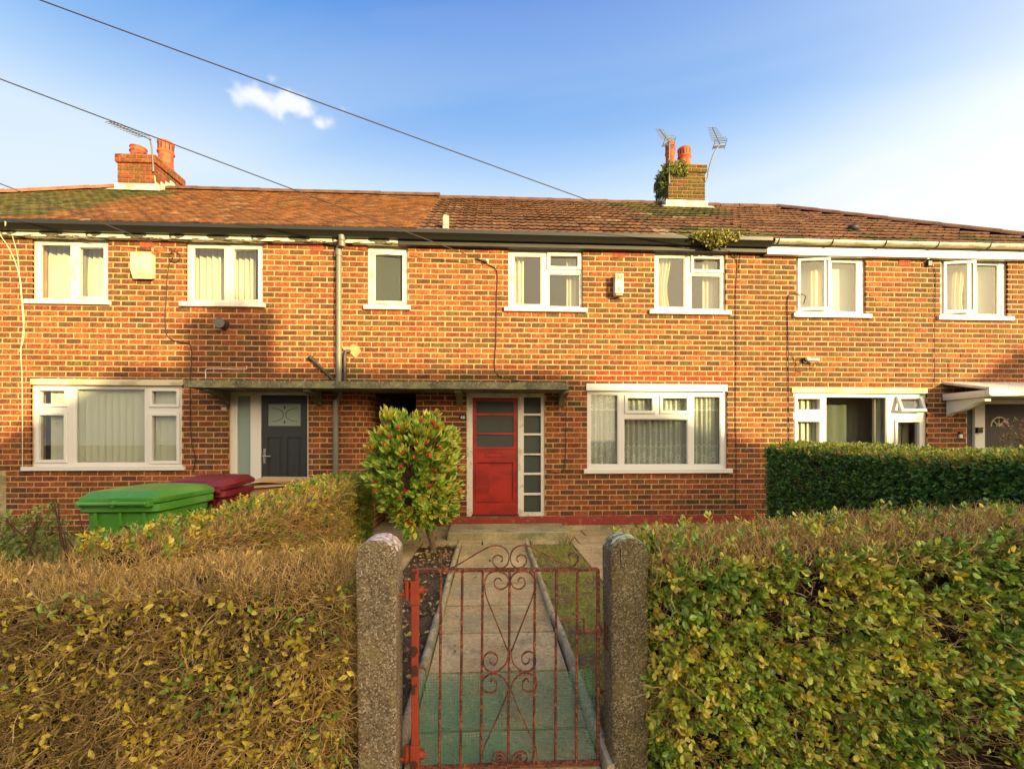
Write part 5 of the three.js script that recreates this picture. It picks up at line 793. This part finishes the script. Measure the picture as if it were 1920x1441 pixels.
// a hedge is a clipped block: box faces sampled with rounded, uneven edges; top(x, z) is its height
function hedgeSpots(B, top, area, fn) { // calls fn(point, normal, face) for random spots over the faces
  const [x0, x1, z0, z1] = B, faces = [['front', (x1 - x0) * 1], ['top', (x1 - x0) * (z1 - z0)], ['left', z1 - z0], ['right', z1 - z0], ['back', x1 - x0]];
  for (const [f, a] of faces) { const n = Math.round(a * area(f)); for (let i = 0; i < n; i++) {
    let x = rr(x0, x1), z = rr(z0, z1), y, nn; const t = rnd();
    if (f === 'top') { y = top(x, z); nn = up.clone(); } else { y = top(x, z) * t; if (f === 'front') { z = z1; nn = V(0, 0, 1); } if (f === 'back') { z = z0; nn = V(0, 0, -1); } if (f === 'left') { x = x0; nn = V(-1, 0, 0); } if (f === 'right') { x = x1; nn = V(1, 0, 0); } }
    // round the edges and let the surface wander
    const H = top(x, z), e = 0.09, dx = Math.min(x - x0, x1 - x), dz = Math.min(z - z0, z1 - z), dy = H - y, wob = 0.07 * (fbm(x * 2.3 + 50, y * 2.3 + z * 2.3 + 50, 512, 451, 4) - 0.5);
    const p = V(x, y, z).addScaledVector(nn, wob); const cut = (a, b) => (a < e && b < e ? (e - a) * (e - b) / e * 0.6 : 0);
    p.y -= cut(dy, f === 'top' ? Math.min(dx, dz) : 0); if (f === 'front') p.z -= cut(dy, 0) + cut(dx, 0); if (f === 'right') p.x -= cut(dy, 0) + cut(dz, 0); if (f === 'left') p.x += cut(dy, 0) + cut(dz, 0);
    const tilt = dy < 0.12 && f !== 'top' ? nn.clone().add(V(0, 1 - dy / 0.12, 0)).normalize() : nn; fn(p, tilt, f);
  } }
}
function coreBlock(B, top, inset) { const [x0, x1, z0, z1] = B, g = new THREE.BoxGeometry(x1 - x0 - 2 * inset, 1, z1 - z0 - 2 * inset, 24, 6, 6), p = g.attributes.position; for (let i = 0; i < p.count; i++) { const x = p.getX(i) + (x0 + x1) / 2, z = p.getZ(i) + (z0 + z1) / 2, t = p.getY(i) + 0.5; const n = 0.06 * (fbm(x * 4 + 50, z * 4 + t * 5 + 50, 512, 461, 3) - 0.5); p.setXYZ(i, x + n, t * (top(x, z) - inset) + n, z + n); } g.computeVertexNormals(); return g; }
const shade3 = (x, y, z, s, f = 3) => fbm(x * f + 60, y * f + z * f + 60, 512, s, 4);
const TW = [1, 2, 3, 4].map((k) => twigGeo(500 + k, 0.14, 0.55)), TS = [1, 2, 3, 4].map((k) => twigGeo(520 + k, 0.085, 0.6));
const SP = [1, 2, 3, 4].map((k) => sprigGeo(540 + k, 0.033, 0.021, 7)), LF = [leafGeo(0.034, 0.019, 0.2, 0.2), leafGeo(0.028, 0.017, 0.12, 0.1), leafGeo(0.04, 0.021, 0.28, 0.3)];
const LFL = LF.map((g) => g.clone().rotateX(-Math.PI / 2));
const brownTwig = cols('#bd974e', '#a88442', '#cfa962', '#8d6e34', '#b89a58', '#d8b672'), greyTwig = cols('#a88d54', '#8a7140', '#c4a86c', '#705c32', '#9c7f42');
const yellowLeaf = cols('#d3bd30', '#dec83e', '#c2aa2c', '#e2cd58', '#a8a22c'), greenLeaf = cols('#6c8e26', '#809f30', '#587c22', '#90aa3a', '#99ae42'), limeLeaf = cols('#a2b436', '#b6c142', '#8ca630', '#c8c24a', '#73902c', '#d4c456');
function leafParts(parent, spots, limit = 300) { // single leaves one can pick out
  const mats = [...yellowLeaf, ...greenLeaf].map((c) => phy({ color: c, roughness: 0.42, transmission: 0.18, thickness: 0, side: THREE.DoubleSide }));
  spots.slice(0, limit).forEach((s) => { const m = shade(new THREE.Mesh(LF[Math.floor(rnd() * 3)], mats[s.k])); m.name = 'leaf'; m.position.copy(s.p); m.quaternion.setFromUnitVectors(V(0, 0, 1), s.n); m.rotateZ(rnd() * 6.283); m.rotateX(rr(-0.5, 0.5)); m.scale.setScalar(s.s); parent.add(m); });
}
{ // bare, browned hedge left of the gate
  const h = thing('hedge', 'twiggy half bare clipped hedge with yellow leaves left of the gate', 'hedge', 'garden hedges'), B = [-4.6, -0.60, 4.92, 5.52], top = (x, z) => 0.925 - 0.05 * sst(-1.2, -2.3, x) + 0.02 * Math.sin(x * 1.3 + 1) + 0.05 * (shade3(x, 0, z, 471, 1.6) - 0.5);
  obj('core', coreBlock(B, top, 0.09), M.core, h);
  const tw = [], ts = [], single = [], lv = [];
  hedgeSpots(B, top, (f) => ({ front: 3400, top: 3200, right: 1500, left: 200, back: 500 })[f], (p, n, f) => {
    const vis = p.x > -2.7 ? 1 : 0.3; if (rnd() > vis) return; const dep = rnd() * rnd() * 0.09, q = p.clone().addScaledVector(n, -dep - 0.06);
    if (f === 'top' || p.y > top(p.x, p.z) - 0.08) ts.push({ p: q, n: jit(V(0, 1, 0).addScaledVector(n, 0.4), 0.85), s: rr(0.6, 1.2), c: tone(brownTwig, 0.45) });
    else tw.push({ p: q, n: jit(n.clone().add(V(0, 0.3, 0)), 0.9), s: rr(0.7, 1.25), c: tone(shade3(p.x, p.y, p.z, 473) > 0.5 ? greyTwig : brownTwig, 0.25) });
  });
  hedgeSpots(B, top, (f) => ({ front: 1500, top: 160, right: 260, left: 30, back: 0 })[f], (p, n, f) => {
    const k = shade3(p.x, p.y, p.z, 477, 5), d = f === 'top' ? 0.5 : 1; const low = mix(0.35, 1, sst(0.95, 0.75, p.y)); if (rnd() > low * d * sst(0.30, 0.62, k) * 1.1) return; const gr = shade3(p.x, p.y, p.z, 479, 4) > 0.56;
    const s = { p: p.clone().addScaledVector(n, rr(-0.03, 0.025)), n: jit(n, 0.8), s: rr(0.6, 1.15), k: Math.floor(rnd() * 5) + (gr && rnd() < 0.7 ? 5 : 0) }; (p.x > -2.05 && f === 'front' && single.length < 300 && rnd() < 0.5 ? single : lv).push({ ...s, c: tone(s.k > 4 ? greenLeaf : yellowLeaf, 0.2) });
  });
  scatter('twigs', h, TW, tw, M.twig); scatter('clipped_twigs', h, TS, ts, M.twig); scatter('leaves', h, LFL, lv, M.leaf); leafParts(h, single);
}
{ // dividing hedge running back to the house on the left
  const h = thing('hedge', 'brown clipped dividing hedge running from front hedge to the house wall', 'hedge', 'garden hedges'), B = [-2.26, -1.73, 0.62, 4.95], top = (x, z) => 0.955 + 0.03 * Math.sin(z * 1.1) + 0.05 * (shade3(x, 0, z, 481, 1.6) - 0.5);
  obj('core', coreBlock(B, top, 0.09), M.core, h); const tw = [], ts = [], lv = [];
  hedgeSpots(B, top, (f) => ({ front: 200, top: 2600, right: 1500, left: 500, back: 600 })[f], (p, n, f) => { const q = p.clone().addScaledVector(n, -rnd() * rnd() * 0.08 - 0.05); const far = p.z < 1.5;
    if (f === 'top' || p.y > top(p.x, p.z) - 0.08) ts.push({ p: q, n: jit(V(0, 1, 0).addScaledVector(n, 0.4), 0.85), s: rr(0.6, 1.2), c: tone(brownTwig, 0.45) }); else if (!far || rnd() < 0.4) tw.push({ p: q, n: jit(n.clone().add(V(0, 0.3, 0)), 0.8), s: rr(0.7, 1.2), c: tone(brownTwig, 0.25) }); });
  hedgeSpots(B, top, (f) => ({ front: 0, top: 500, right: 900, left: 100, back: 400 })[f], (p, n, f) => { const far = sst(2.0, 0.9, p.z); if (rnd() > (f === 'right' ? mix(0.12, 1, far) : 0.5)) return; lv.push({ p: p.clone().addScaledVector(n, rr(-0.05, 0.01)), n: jit(n, 0.7), s: rr(0.7, 1.1), c: tone(far > 0.5 ? greenLeaf : [...greenLeaf, ...yellowLeaf], 0.25) }); });
  scatter('twigs', h, TW, tw, M.twig); scatter('clipped_twigs', h, TS, ts, M.twig); scatter('leaves', h, SP, lv, M.leaf);
}
{ // leafy hedge right of the gate, browned on top
  const h = thing('hedge', 'leafy yellow green privet hedge with browned top right of the gate', 'hedge', 'garden hedges'), B = [0.70, 5.2, 4.90, 5.54], top = (x, z) => 0.965 + 0.17 * sst(0.6, 3.4, x) + 0.015 * Math.sin(x * 1.7) + 0.05 * (shade3(x, 0, z, 491, 1.6) - 0.5);
  obj('core', coreBlock(B, top, 0.10), M.core, h); const tw = [], ts = [], lv = [], single = [];
  hedgeSpots(B, top, (f) => ({ front: 900, top: 2900, right: 100, left: 1500, back: 400 })[f], (p, n, f) => { if (p.x > 2.9 && rnd() > 0.3) return; const q = p.clone().addScaledVector(n, -rnd() * rnd() * 0.08 - 0.05);
    if (f === 'top' || p.y > top(p.x, p.z) - 0.06) ts.push({ p: q, n: jit(V(0, 1, 0).addScaledVector(n, 0.4), 0.85), s: rr(0.6, 1.2), c: tone(brownTwig, 0.45) }); else tw.push({ p: q, n: jit(n.clone().add(V(0, 0.3, 0)), 0.9), s: rr(0.7, 1.2), c: tone(greyTwig, 0.25) }); });
  hedgeSpots(B, top, (f) => ({ front: 1900, top: 700, right: 60, left: 900, back: 150 })[f], (p, n, f) => { if (p.x > 2.9 && rnd() > 0.3) return; const k = shade3(p.x, p.y, p.z, 493, 3.5), hole = sst(0.36, 0.52, k), edge = f === 'front' ? sst(0.03, 0.11, top(p.x, p.z) - p.y) * 0.9 + 0.1 : f === 'left' ? 0.5 : 0.3; if (rnd() > hole * edge) return;
    const ye = shade3(p.x, p.y, p.z, 495, 2.6), list = ye > 0.56 ? limeLeaf : ye > 0.44 ? [...limeLeaf, ...greenLeaf] : greenLeaf; lv.push({ p: p.clone().addScaledVector(n, rr(-0.09, 0.0)), n: jit(n.clone().add(V(0, 0.35, 0)), 0.7), s: rr(0.65, 1.15), c: tone(rnd() < 0.06 ? yellowLeaf : list, 0.22) }); });
  hedgeSpots(B, top, (f) => ({ front: 260, top: 0, right: 0, left: 200, back: 0 })[f], (p, n) => { if (p.x < 2.7 && single.length < 300) single.push({ p: p.clone().addScaledVector(n, rr(0, 0.02)), n: jit(n, 0.7), s: rr(0.7, 1.1), k: rnd() < 0.35 ? Math.floor(rnd() * 5) : 5 + Math.floor(rnd() * 5) }); });
  scatter('twigs', h, TW, tw, M.twig); scatter('clipped_twigs', h, TS, ts, M.twig); scatter('leaves', h, SP, lv, M.leaf); leafParts(h, single);
}
{ // tall dense hedge between middle and right gardens
  const h = thing('hedge', 'tall dense dark green hedge in front of the right house', 'hedge', 'garden hedges'), B = [3.97, 4.95, 1.15, 4.85], top = (x, z) => 1.375 + 0.03 * Math.sin(z * 1.4) + 0.05 * (shade3(x, 0, z, 501, 1.6) - 0.5), deep = cols('#3f6c24', '#4c7c2a', '#345a20', '#588432', '#6a9438');
  obj('core', coreBlock(B, top, 0.09), M.core, h); const tw = [], lv = [];
  hedgeSpots(B, top, (f) => ({ front: 300, top: 700, right: 100, left: 500, back: 900 })[f], (p, n, f) => { tw.push({ p: p.clone().addScaledVector(n, -rnd() * 0.06 - 0.06), n: jit(n.clone().add(V(0, 0.4, 0)), 0.6), s: rr(0.7, 1.1), c: tone(f === 'top' ? brownTwig : greyTwig, 0.25) }); });
  hedgeSpots(B, top, (f) => ({ front: 1200, top: 1100, right: 300, left: 2300, back: 1500 })[f], (p, n, f) => { const k = shade3(p.x, p.y, p.z, 503, 4); if (rnd() > sst(0.26, 0.44, k)) return; lv.push({ p: p.clone().addScaledVector(n, rr(-0.08, 0.0)), n: jit(n.clone().add(V(0, 0.3, 0)), 0.7), s: rr(0.7, 1.15), c: tone(f === 'top' || p.y > top(p.x, p.z) - 0.06 ? limeLeaf : deep, 0.25) }); });
  scatter('twigs', h, TW, tw, M.twig); scatter('leaves', h, SP, lv, M.leaf);
}

// ------------------------------------------------------------------ shrub with red buds beside the path
{
  const s = thing('shrub', 'rounded evergreen shrub with yellow edged leaves and red buds beside the path', 'shrub'), base = V(-0.734, 1.452, 0), bp = V(base.x, 0, base.y);
  const tips = [], C = V(-1.02, 1.06, bp.z - 0.02), stems = [];
  const trunk = [V(bp.x, -0.04, bp.z), V(bp.x - 0.005, 0.1, bp.z), V(bp.x - 0.04, 0.24, bp.z), V(bp.x - 0.10, 0.45, bp.z)]; obj('trunk', [tube(trunk, 0.042, 9), at(new THREE.ConeGeometry(0.075, 0.12, 9), bp.x, 0.01, bp.z)], M.bark, s);
  for (let i = 0; i < 860; i++) { // shoot tips over an egg-shaped, uneven crown narrowing to the lower right
    const th = rnd() * 6.283, cz = rr(-1, 1), sn = Math.sqrt(1 - cz * cz), d = V(sn * Math.cos(th), cz, sn * Math.sin(th)), lump = 0.86 + 0.75 * (fbm(d.x * 2.4 + 20, d.y * 2.4 + d.z * 2.4 + 20, 256, 511, 3) - 0.45), deep = i < 640 ? rr(0.84, 1.06) : rr(0.55, 0.9);
    const sq = (q, e) => Math.sign(q) * Math.pow(Math.abs(q), e), p = V(sq(d.x, 0.85) * 0.60, sq(d.y, 0.8) * 0.80, d.z * 0.55).multiplyScalar(lump * deep); const low = clamp((-p.y - 0.15) / 0.7); p.x = p.x * (1 - 0.35 * low) + 0.20 * low; p.z *= 1 - 0.3 * low; p.add(C); if (p.y < 0.16) continue; tips.push({ p, d: d.clone().add(V(0, 0.55, 0)).normalize() });
  }
  const hub = trunk[3]; for (let i = 0; i < tips.length; i += 5) { const t = tips[i].p; stems.push(tube([V(bp.x - 0.06, 0.3, bp.z), hub.clone().lerp(t, 0.3).add(V(rr(-0.05, 0.05), 0.05, rr(-0.05, 0.05))), hub.clone().lerp(t, 0.7).add(V(rr(-0.05, 0.05), rr(-0.05, 0.05), rr(-0.05, 0.05))), t], 0.005, 5, 10)); }
  obj('branches', stems, M.bark, s);
  const LG = [leafGeo(0.115, 0.046, 0.22, 0.25), leafGeo(0.10, 0.043, 0.15, 0.15), leafGeo(0.13, 0.05, 0.28, 0.35)], sl = cols('#86aa38', '#9aba42', '#6a9a32', '#aec24c', '#bfcb5a', '#5c8c30', '#d2cb4c', '#e2c944'), rims = cols('#a9b25a', '#bdbb66', '#c7b23e');
  const edge = (g) => { const q = g.clone(), p = q.attributes.position, c = new Float32Array(p.count * 3); let mw = 0; for (let i = 0; i < p.count; i++) mw = Math.max(mw, Math.abs(p.getX(i))); for (let i = 0; i < p.count; i++) { const k = Math.abs(p.getX(i)) / mw; c[3 * i] = mix(0.8, 1.5, k); c[3 * i + 1] = mix(0.85, 1.3, k); c[3 * i + 2] = mix(0.8, 1.5, k); } q.setAttribute('color', new THREE.BufferAttribute(c, 3)); return q; };
  const LE = LG.map(edge), mats = sl.map((c) => phy({ color: c, roughness: 0.35, transmission: 0.15, thickness: 0, side: THREE.DoubleSide, vertexColors: true })), all = [];
  tips.forEach(({ p, d }) => { const n = 7 + Math.floor(rnd() * 3), q = new THREE.Quaternion().setFromUnitVectors(up, jit(d, 0.25)), yel = fbm(p.x * 4 + 30, p.y * 3 + p.z * 3 + 30, 256, 513, 3) + (p.x > -0.85 ? 0.12 : 0) > 0.56; for (let k = 0; k < n; k++) { const r = new THREE.Quaternion().setFromEuler(new THREE.Euler(rr(0.35, 1.15), 0, 0)), y = new THREE.Quaternion().setFromAxisAngle(up, k * 2.4 + rr(-0.3, 0.3)), sc = rr(0.7, 1.1); all.push({ p: p.clone(), q: q.clone().multiply(y).multiply(r), sc, v: Math.floor(rnd() * 3), c: yel && rnd() < 0.6 ? [3, 4, 6, 7][Math.floor(rnd() * 4)] : Math.floor(rnd() * 6), d: p.distanceTo(EYE) - sc * 0.15 }); } });
  all.sort((a, b) => a.d - b.d); all.slice(0, 300).forEach((a) => { const m = shade(new THREE.Mesh(LE[a.v], mats[a.c])); m.name = 'leaf'; m.position.copy(a.p); m.quaternion.copy(a.q); m.scale.setScalar(a.sc); s.add(m); });
  const rest = all.slice(300), merged = rest.map((a) => { const g = LE[a.v].clone().applyMatrix4(new THREE.Matrix4().compose(a.p, a.q, V(a.sc, a.sc, a.sc))), c = g.attributes.color; for (let i = 0; i < c.count; i++) c.setXYZ(i, c.getX(i) * sl[a.c].r, c.getY(i) * sl[a.c].g, c.getZ(i) * sl[a.c].b); return g; });
  const lm = shade(new THREE.Mesh(mergeGeometries(merged), phy({ color: 0xffffff, roughness: 0.35, transmission: 0.15, thickness: 0, side: THREE.DoubleSide, vertexColors: true }))); lm.name = 'leaves'; lm.userData = { kind: 'stuff' }; s.add(lm);
  const red = std({ color: hex('#c42a1c'), roughness: 0.5 }), org = std({ color: hex('#d6522e'), roughness: 0.5 }), front = tips.filter((t) => t.p.z > C.z + 0.1).sort(() => rnd() - 0.5).slice(0, 52);
  front.forEach((t, i) => { const l = []; for (let k = 0; k < 9; k++) { const q = jit(t.d, 0.9); l.push(at(new THREE.IcosahedronGeometry(rr(0.011, 0.017), 0), t.p.x + t.d.x * 0.03 + q.x * 0.03, t.p.y + q.y * 0.03 + 0.02, t.p.z + 0.035 + q.z * 0.03)); } obj('bud_cluster', l, i % 3 ? red : org, s); });
}

// ------------------------------------------------------------------ weeds, litter, moss
{
  const blade = leafGeo(0.16, 0.006, 0.1, 0.35), g1 = cols('#7d7a38', '#8f8a44', '#646a2a', '#a2955a', '#8a7648'), spots = []; const put = (x0, z0, x1, z1, n, s0, s1, list) => { for (let i = 0; i < n; i++) spots.push({ p: V(rr(x0, x1), 0.0, rr(z0, z1)), n: jit(up, 0.5), s: rr(s0, s1), c: tone(list, 0.25) }); };
  put(-9, 0.3, -3.2, 4.8, 7000, 0.6, 2.2, g1); put(0.58, 1.1, 1.16, 5.2, 6500, 0.16, 0.6, cols('#8a942c', '#a2a436', '#b8b04c', '#66722a', '#a38f50', '#7a6a3c')); put(0.98, 1.1, 1.14, 1.22, 60, 0.7, 1.4, g1); put(-0.96, 3.4, -0.5, 5.2, 260, 0.15, 0.4, cols('#6f7a2c', '#83862f')); put(-0.5, 4.8, 0.6, 5.35, 120, 0.15, 0.4, g1);
  const o = new THREE.Group(); o.name = 'grass'; scene.add(o); o.userData = { label: 'rough grass and moss growing in the garden beds', category: 'grass', kind: 'stuff' }; scatter('blades', o, [blade, leafGeo(0.12, 0.005, 0.1, 0.6)], spots, M.leaf);
  const dl = [], lc = cols('#a5834e', '#8a673c', '#c0a468', '#6f5230', '#b9a052'); for (let i = 0; i < 420; i++) dl.push({ p: V(rr(-0.95, -0.45), 0.03, rr(1.1, 5.2)), n: jit(V(rr(-1, 1), 0.15, rr(-1, 1)), 0.2), s: rr(0.7, 1.8), c: tone(lc, 0.2) }); for (let i = 0; i < 60; i++) dl.push({ p: V(rr(0.58, 1.15), 0.04, rr(1.2, 5.2)), n: jit(V(rr(-1, 1), 0.15, rr(-1, 1)), 0.2), s: rr(0.8, 1.8), c: tone(lc, 0.2) }); for (let i = 0; i < 26; i++) dl.push({ p: V(rr(-0.35, 0.47), 0.012, rr(1.1, 5.2)), n: V(rr(-1, 1), 0.05, rr(-1, 1)).normalize(), s: rr(0.6, 1.3), c: tone(lc, 0.2) });
  const f = new THREE.Group(); f.name = 'leaf_litter'; scene.add(f); f.userData = { label: 'fallen leaves scattered on the soil bed and path', category: 'leaf litter', kind: 'stuff' }; scatter('fallen_leaves', f, LF, dl, M.leaf);
  const st = (label, x, z, h) => { const w = thing('weed', label, 'weed', 'dead weeds'); const l = []; for (let k = 0; k < 5; k++) { const a = V(x + rr(-0.06, 0.06), 0, z + rr(-0.05, 0.05)), m = a.clone().add(V(rr(-0.15, 0.15), h * 0.55, rr(-0.1, 0.1))), e = m.clone().add(V(rr(-0.2, 0.2), h * rr(0.25, 0.5), rr(-0.1, 0.1))); l.push(tube([a, m, e], 0.006, 5, 8)); for (let j = 0; j < 7; j++) { const p = m.clone().lerp(e, rnd()); l.push(prism(p, p.clone().add(V(rr(-0.08, 0.08), rr(0.0, 0.1), rr(-0.06, 0.06))), 0.003, 0.002)); } } obj('stems', l, std({ color: hex('#5c3a2a'), roughness: 0.9 }), w); };
  st('dead brown weed stalks nearest the far left post', -4.9, 2.4, 0.7); st('dead brown weed with bent stalks left of the green bin', -4.35, 2.5, 0.8); st('forked dark weed stalk close to the green bin', -3.85, 2.7, 0.72);
  const pl = (label, x, z, s) => { const w = thing('weed', label, 'weed', 'green weeds'), sp = []; for (let k = 0; k < 90; k++) { const a = rnd() * 6.28, r = Math.sqrt(rnd()) * 0.35 * s; sp.push({ p: V(x + r * Math.cos(a), rr(0.2, 0.62) * s, z + r * Math.sin(a)), n: jit(V(Math.cos(a), 0.8, Math.sin(a)), 0.5), s: rr(1.2, 2.4), c: tone(cols('#7f8a3c', '#93984a', '#6a7a30'), 0.2) }); } scatter('leaves', w, SP, sp, M.leaf); const l = []; for (let k = 0; k < 9; k++) l.push(prism(V(x + rr(-0.1, 0.1), 0, z + rr(-0.1, 0.1)), V(x + rr(-0.3, 0.3), 0.55 * s, z + rr(-0.3, 0.3)), 0.005, 0.003)); obj('stems', l, M.bark, w); };
  pl('pale green leafy weed at far left below the window', -5.3, 2.1, 1.05); pl('low green weed left of the dead stalks', -4.75, 3.0, 0.8);
  { const w = thing('bush', 'twiggy pinkish brown bush in front of the brown door', 'bush'), sp = [], bx0 = 8.02, l = []; for (let k = 0; k < 420; k++) { const a = rnd() * 6.28, r = Math.sqrt(rnd()) * 0.42, y = rr(0.1, 1.78); sp.push({ p: V(bx0 + 0.1 + r * Math.cos(a) * (1.1 - 0.35 * y), y, 0.95 + r * Math.sin(a) * 0.7), n: jit(up, 0.8), s: rr(0.7, 1.3), c: tone(cols('#a07a5c', '#8a6a4a', '#b08a70', '#7c7a44', '#94744a'), 0.25) }); } scatter('leaves', w, SP, sp, M.leaf); for (let k = 0; k < 14; k++) l.push(prism(V(bx0 + 0.1 + rr(-0.08, 0.08), -0.02, 0.95 + rr(-0.08, 0.08)), V(bx0 + 0.1 + rr(-0.4, 0.4), rr(1.2, 1.75), 0.95 + rr(-0.25, 0.25)), 0.007, 0.003)); obj('stems', l, M.bark, w); }
  const fp = thing('fence_post', 'pale fence post at the far left edge of the left garden', 'post'); obj('shaft', bx(-6.467, -0.1, 1.15, -6.349, 1.066, 1.27, 0.008), M.edging, fp);
  const wp = thing('fence_post', 'weathered wooden post at end of the tall green hedge', 'post'); obj('shaft', bx(4.29, -0.1, 0.65, 4.366, 0.938, 0.74, 0.004), M.wood, wp);
  const dsx0 = -0.621, dsx1 = 1.195, ds = thing('door_step', 'worn greenish concrete doorstep below the red door', 'step'); const sg = new RoundedBoxGeometry(dsx1 - dsx0, 0.16, 0.72, 3, 0.02); obj('block', at(sg, (dsx0 + dsx1) / 2, 0.035, 0.385), M.step, ds);
  const dst = thing('door_step', 'concrete doorstep below the dark grey door', 'step'); obj('block', at(new RoundedBoxGeometry(1.6, 0.16, 0.5, 3, 0.02), (-4.136 + -2.887) / 2, 0.03, 0.27), M.step, dst);
  // moss: clump hanging in the gutter, fern on the chimney
  const mc = (label, fn, n, list, s0, s1) => { const m = thing('moss', label, 'moss', 'moss clumps'), sp = []; for (let i = 0; i < n; i++) { const [p, nn] = fn(); sp.push({ p, n: jit(nn, 0.6), s: rr(s0, s1), c: tone(list, 0.3) }); } scatter('fronds', m, SP, sp, M.leaf); };
  const gm = cols('#7f7c2c', '#96903a', '#666824', '#8a7a3a', '#a39a52'), ga = 3.306, gb = 4.067;
  mc('mossy plant clump spilling over the dark gutter', () => { const t = rnd(), h = Math.sin(Math.PI * t); return [V(mix(ga, gb, t), 4.80 + rr(-0.14, 0.05) * h, 0.2 + rr(-0.06, 0.06)), V(rr(-0.3, 0.3), rr(-0.6, 0.8), 1).normalize()]; }, 420, gm, 0.7, 1.5);
  const cz = -3.0, ca = 4.203, yt = 7.96;
  mc('green ferny plant growing on top left of the mossy chimney', () => rnd() < 0.5 ? [V(ca + rr(-0.02, 0.45), yt + rr(-0.28, 0.05), cz + rr(0.0, 0.07)), V(rr(-0.5, 0.3), 0.5, 1).normalize()] : [V(ca - rr(0.0, 0.1), yt + rr(-0.55, 0.02), rr(-3.6, cz)), V(-1, 0.3, 0.2).normalize()], 380, cols('#6c7a24', '#7f8c2c', '#566820', '#90943c'), 0.6, 1.2);
}

// ------------------------------------------------------------------ the other side of the street: it shades the lower walls and shows in the panes
M.farBrick = std({ map: tex(512, (u, v) => { const a = fbm(u * 6, v * 6, 6, 521, 5); return blend(srgb('#8d4f35'), srgb('#b06a45'), a); }, true, 0.5), roughness: 0.95 });
M.farRoof = std({ map: tex(256, (u, v) => blend(srgb('#5f4532'), srgb('#7d5a40'), fbm(u * 10, v * 10, 10, 523, 4)), true, 0.4), roughness: 0.95 });
function terrace(label, xr0, xr1, zr, half, yr, ye, stacks) { // hipped terrace whose ridge runs from xr0 to xr1
  const b = thing('far_terrace', label, 'house', 'houses across the street'), x0 = xr0 - half, x1 = xr1 + half, z0 = zr - half, z1 = zr + half, pos = [];
  const wins = []; for (let x = x0 + 1.2; x < x1 - 2; x += 2.6) { wins.push([x, 0.95, x + 1.5, 2.2], [x, 3.4, x + 1.3, 4.5]); }
  const fw = plate([x0 + 0.3, -0.1, x1 - 0.3, ye], wins, 0.24, 0); fw.rotateY(Math.PI); fw.translate(x0 + x1, 0, z0 + 0.3);
  obj('wall', [fw, bx(x0 + 0.3, -0.1, z0 + 0.56, x0 + 0.5, ye, z1 - 0.3), bx(x1 - 0.5, -0.1, z0 + 0.56, x1 - 0.3, ye, z1 - 0.3), bx(x0 + 0.3, -0.1, z1 - 0.3, x1 - 0.3, ye, z1 - 0.1)], M.farBrick, b); obj('floor', bx(x0 + 0.5, 2.5, z0 + 0.56, x1 - 0.5, 2.7, z1 - 0.32), M.room, b); obj('back_room', bx(x0 + 0.5, 0, z0 + 3.4, x1 - 0.5, 2.5, z0 + 3.5), M.room, b);
  wins.forEach(([a, c, d, e]) => { const p = part('window', b), X = (q) => x0 + x1 - q; obj('frame', at(plate([a, c, d, e], [[a + 0.06, c + 0.06, (a + d) / 2 - 0.03, e - 0.06], [(a + d) / 2 + 0.03, c + 0.06, d - 0.06, e - 0.06]], 0.06, 0).rotateY(Math.PI), x0 + x1, 0, z0 + 0.36), M.white, p); obj('pane', bx(X(d) + 0.03, c + 0.03, z0 + 0.40, X(a) - 0.03, e - 0.03, z0 + 0.405), M.glass, p); obj('curtain', bx(X(d), c, z0 + 0.62, X(a), e, z0 + 0.63), M.curtain, p); });
  const A = [x0, ye, z0], B = [x1, ye, z0], C = [x1, ye, z1], D = [x0, ye, z1], E = [xr0, yr, zr], F = [xr1, yr, zr]; for (const t of [[B, A, E], [B, E, F], [D, C, F], [D, F, E], [A, D, E], [C, B, F], [A, B, C], [A, C, D]]) for (const q of t) pos.push(...q);
  const g = new THREE.BufferGeometry(); g.setAttribute('position', new THREE.Float32BufferAttribute(pos, 3)); g.setAttribute('uv', new THREE.Float32BufferAttribute(new Float32Array(pos.length / 3 * 2), 2)); g.computeVertexNormals(); obj('roof', g, M.farRoof, b);
  for (const [x, w, y] of stacks) { const c = obj('chimney', [bx(x - w / 2, yr - 1, zr - 0.45, x + w / 2, y, zr + 0.45), bx(x - w / 2 - 0.04, y - 0.15, zr - 0.49, x + w / 2 + 0.04, y - 0.002, zr + 0.49)], M.farBrick, b); for (const k of [-0.22, 0.22]) obj('pot', rod(V(x, y, zr + k), V(x, y + 0.35, zr + k), 0.13, 0.11, 12), M.terracotta, c); }
}
terrace('brick terrace across the street reflected in the windows, with one big chimney', 13.0, 19.9, 24, 3.5, 8.03, 5.0, [[14.62, 0.75, 8.85]]);
terrace('second brick terrace across the street farther to the right', 28.0, 40, 24, 3.5, 8.5, 5.0, []);
terrace('third brick terrace across the street to the left', -14, 1.5, 24, 3.5, 8.03, 5.0, [[-3, 0.75, 8.9]]);

renderer.setSize(1024, 768);
renderer.render(scene, camera);
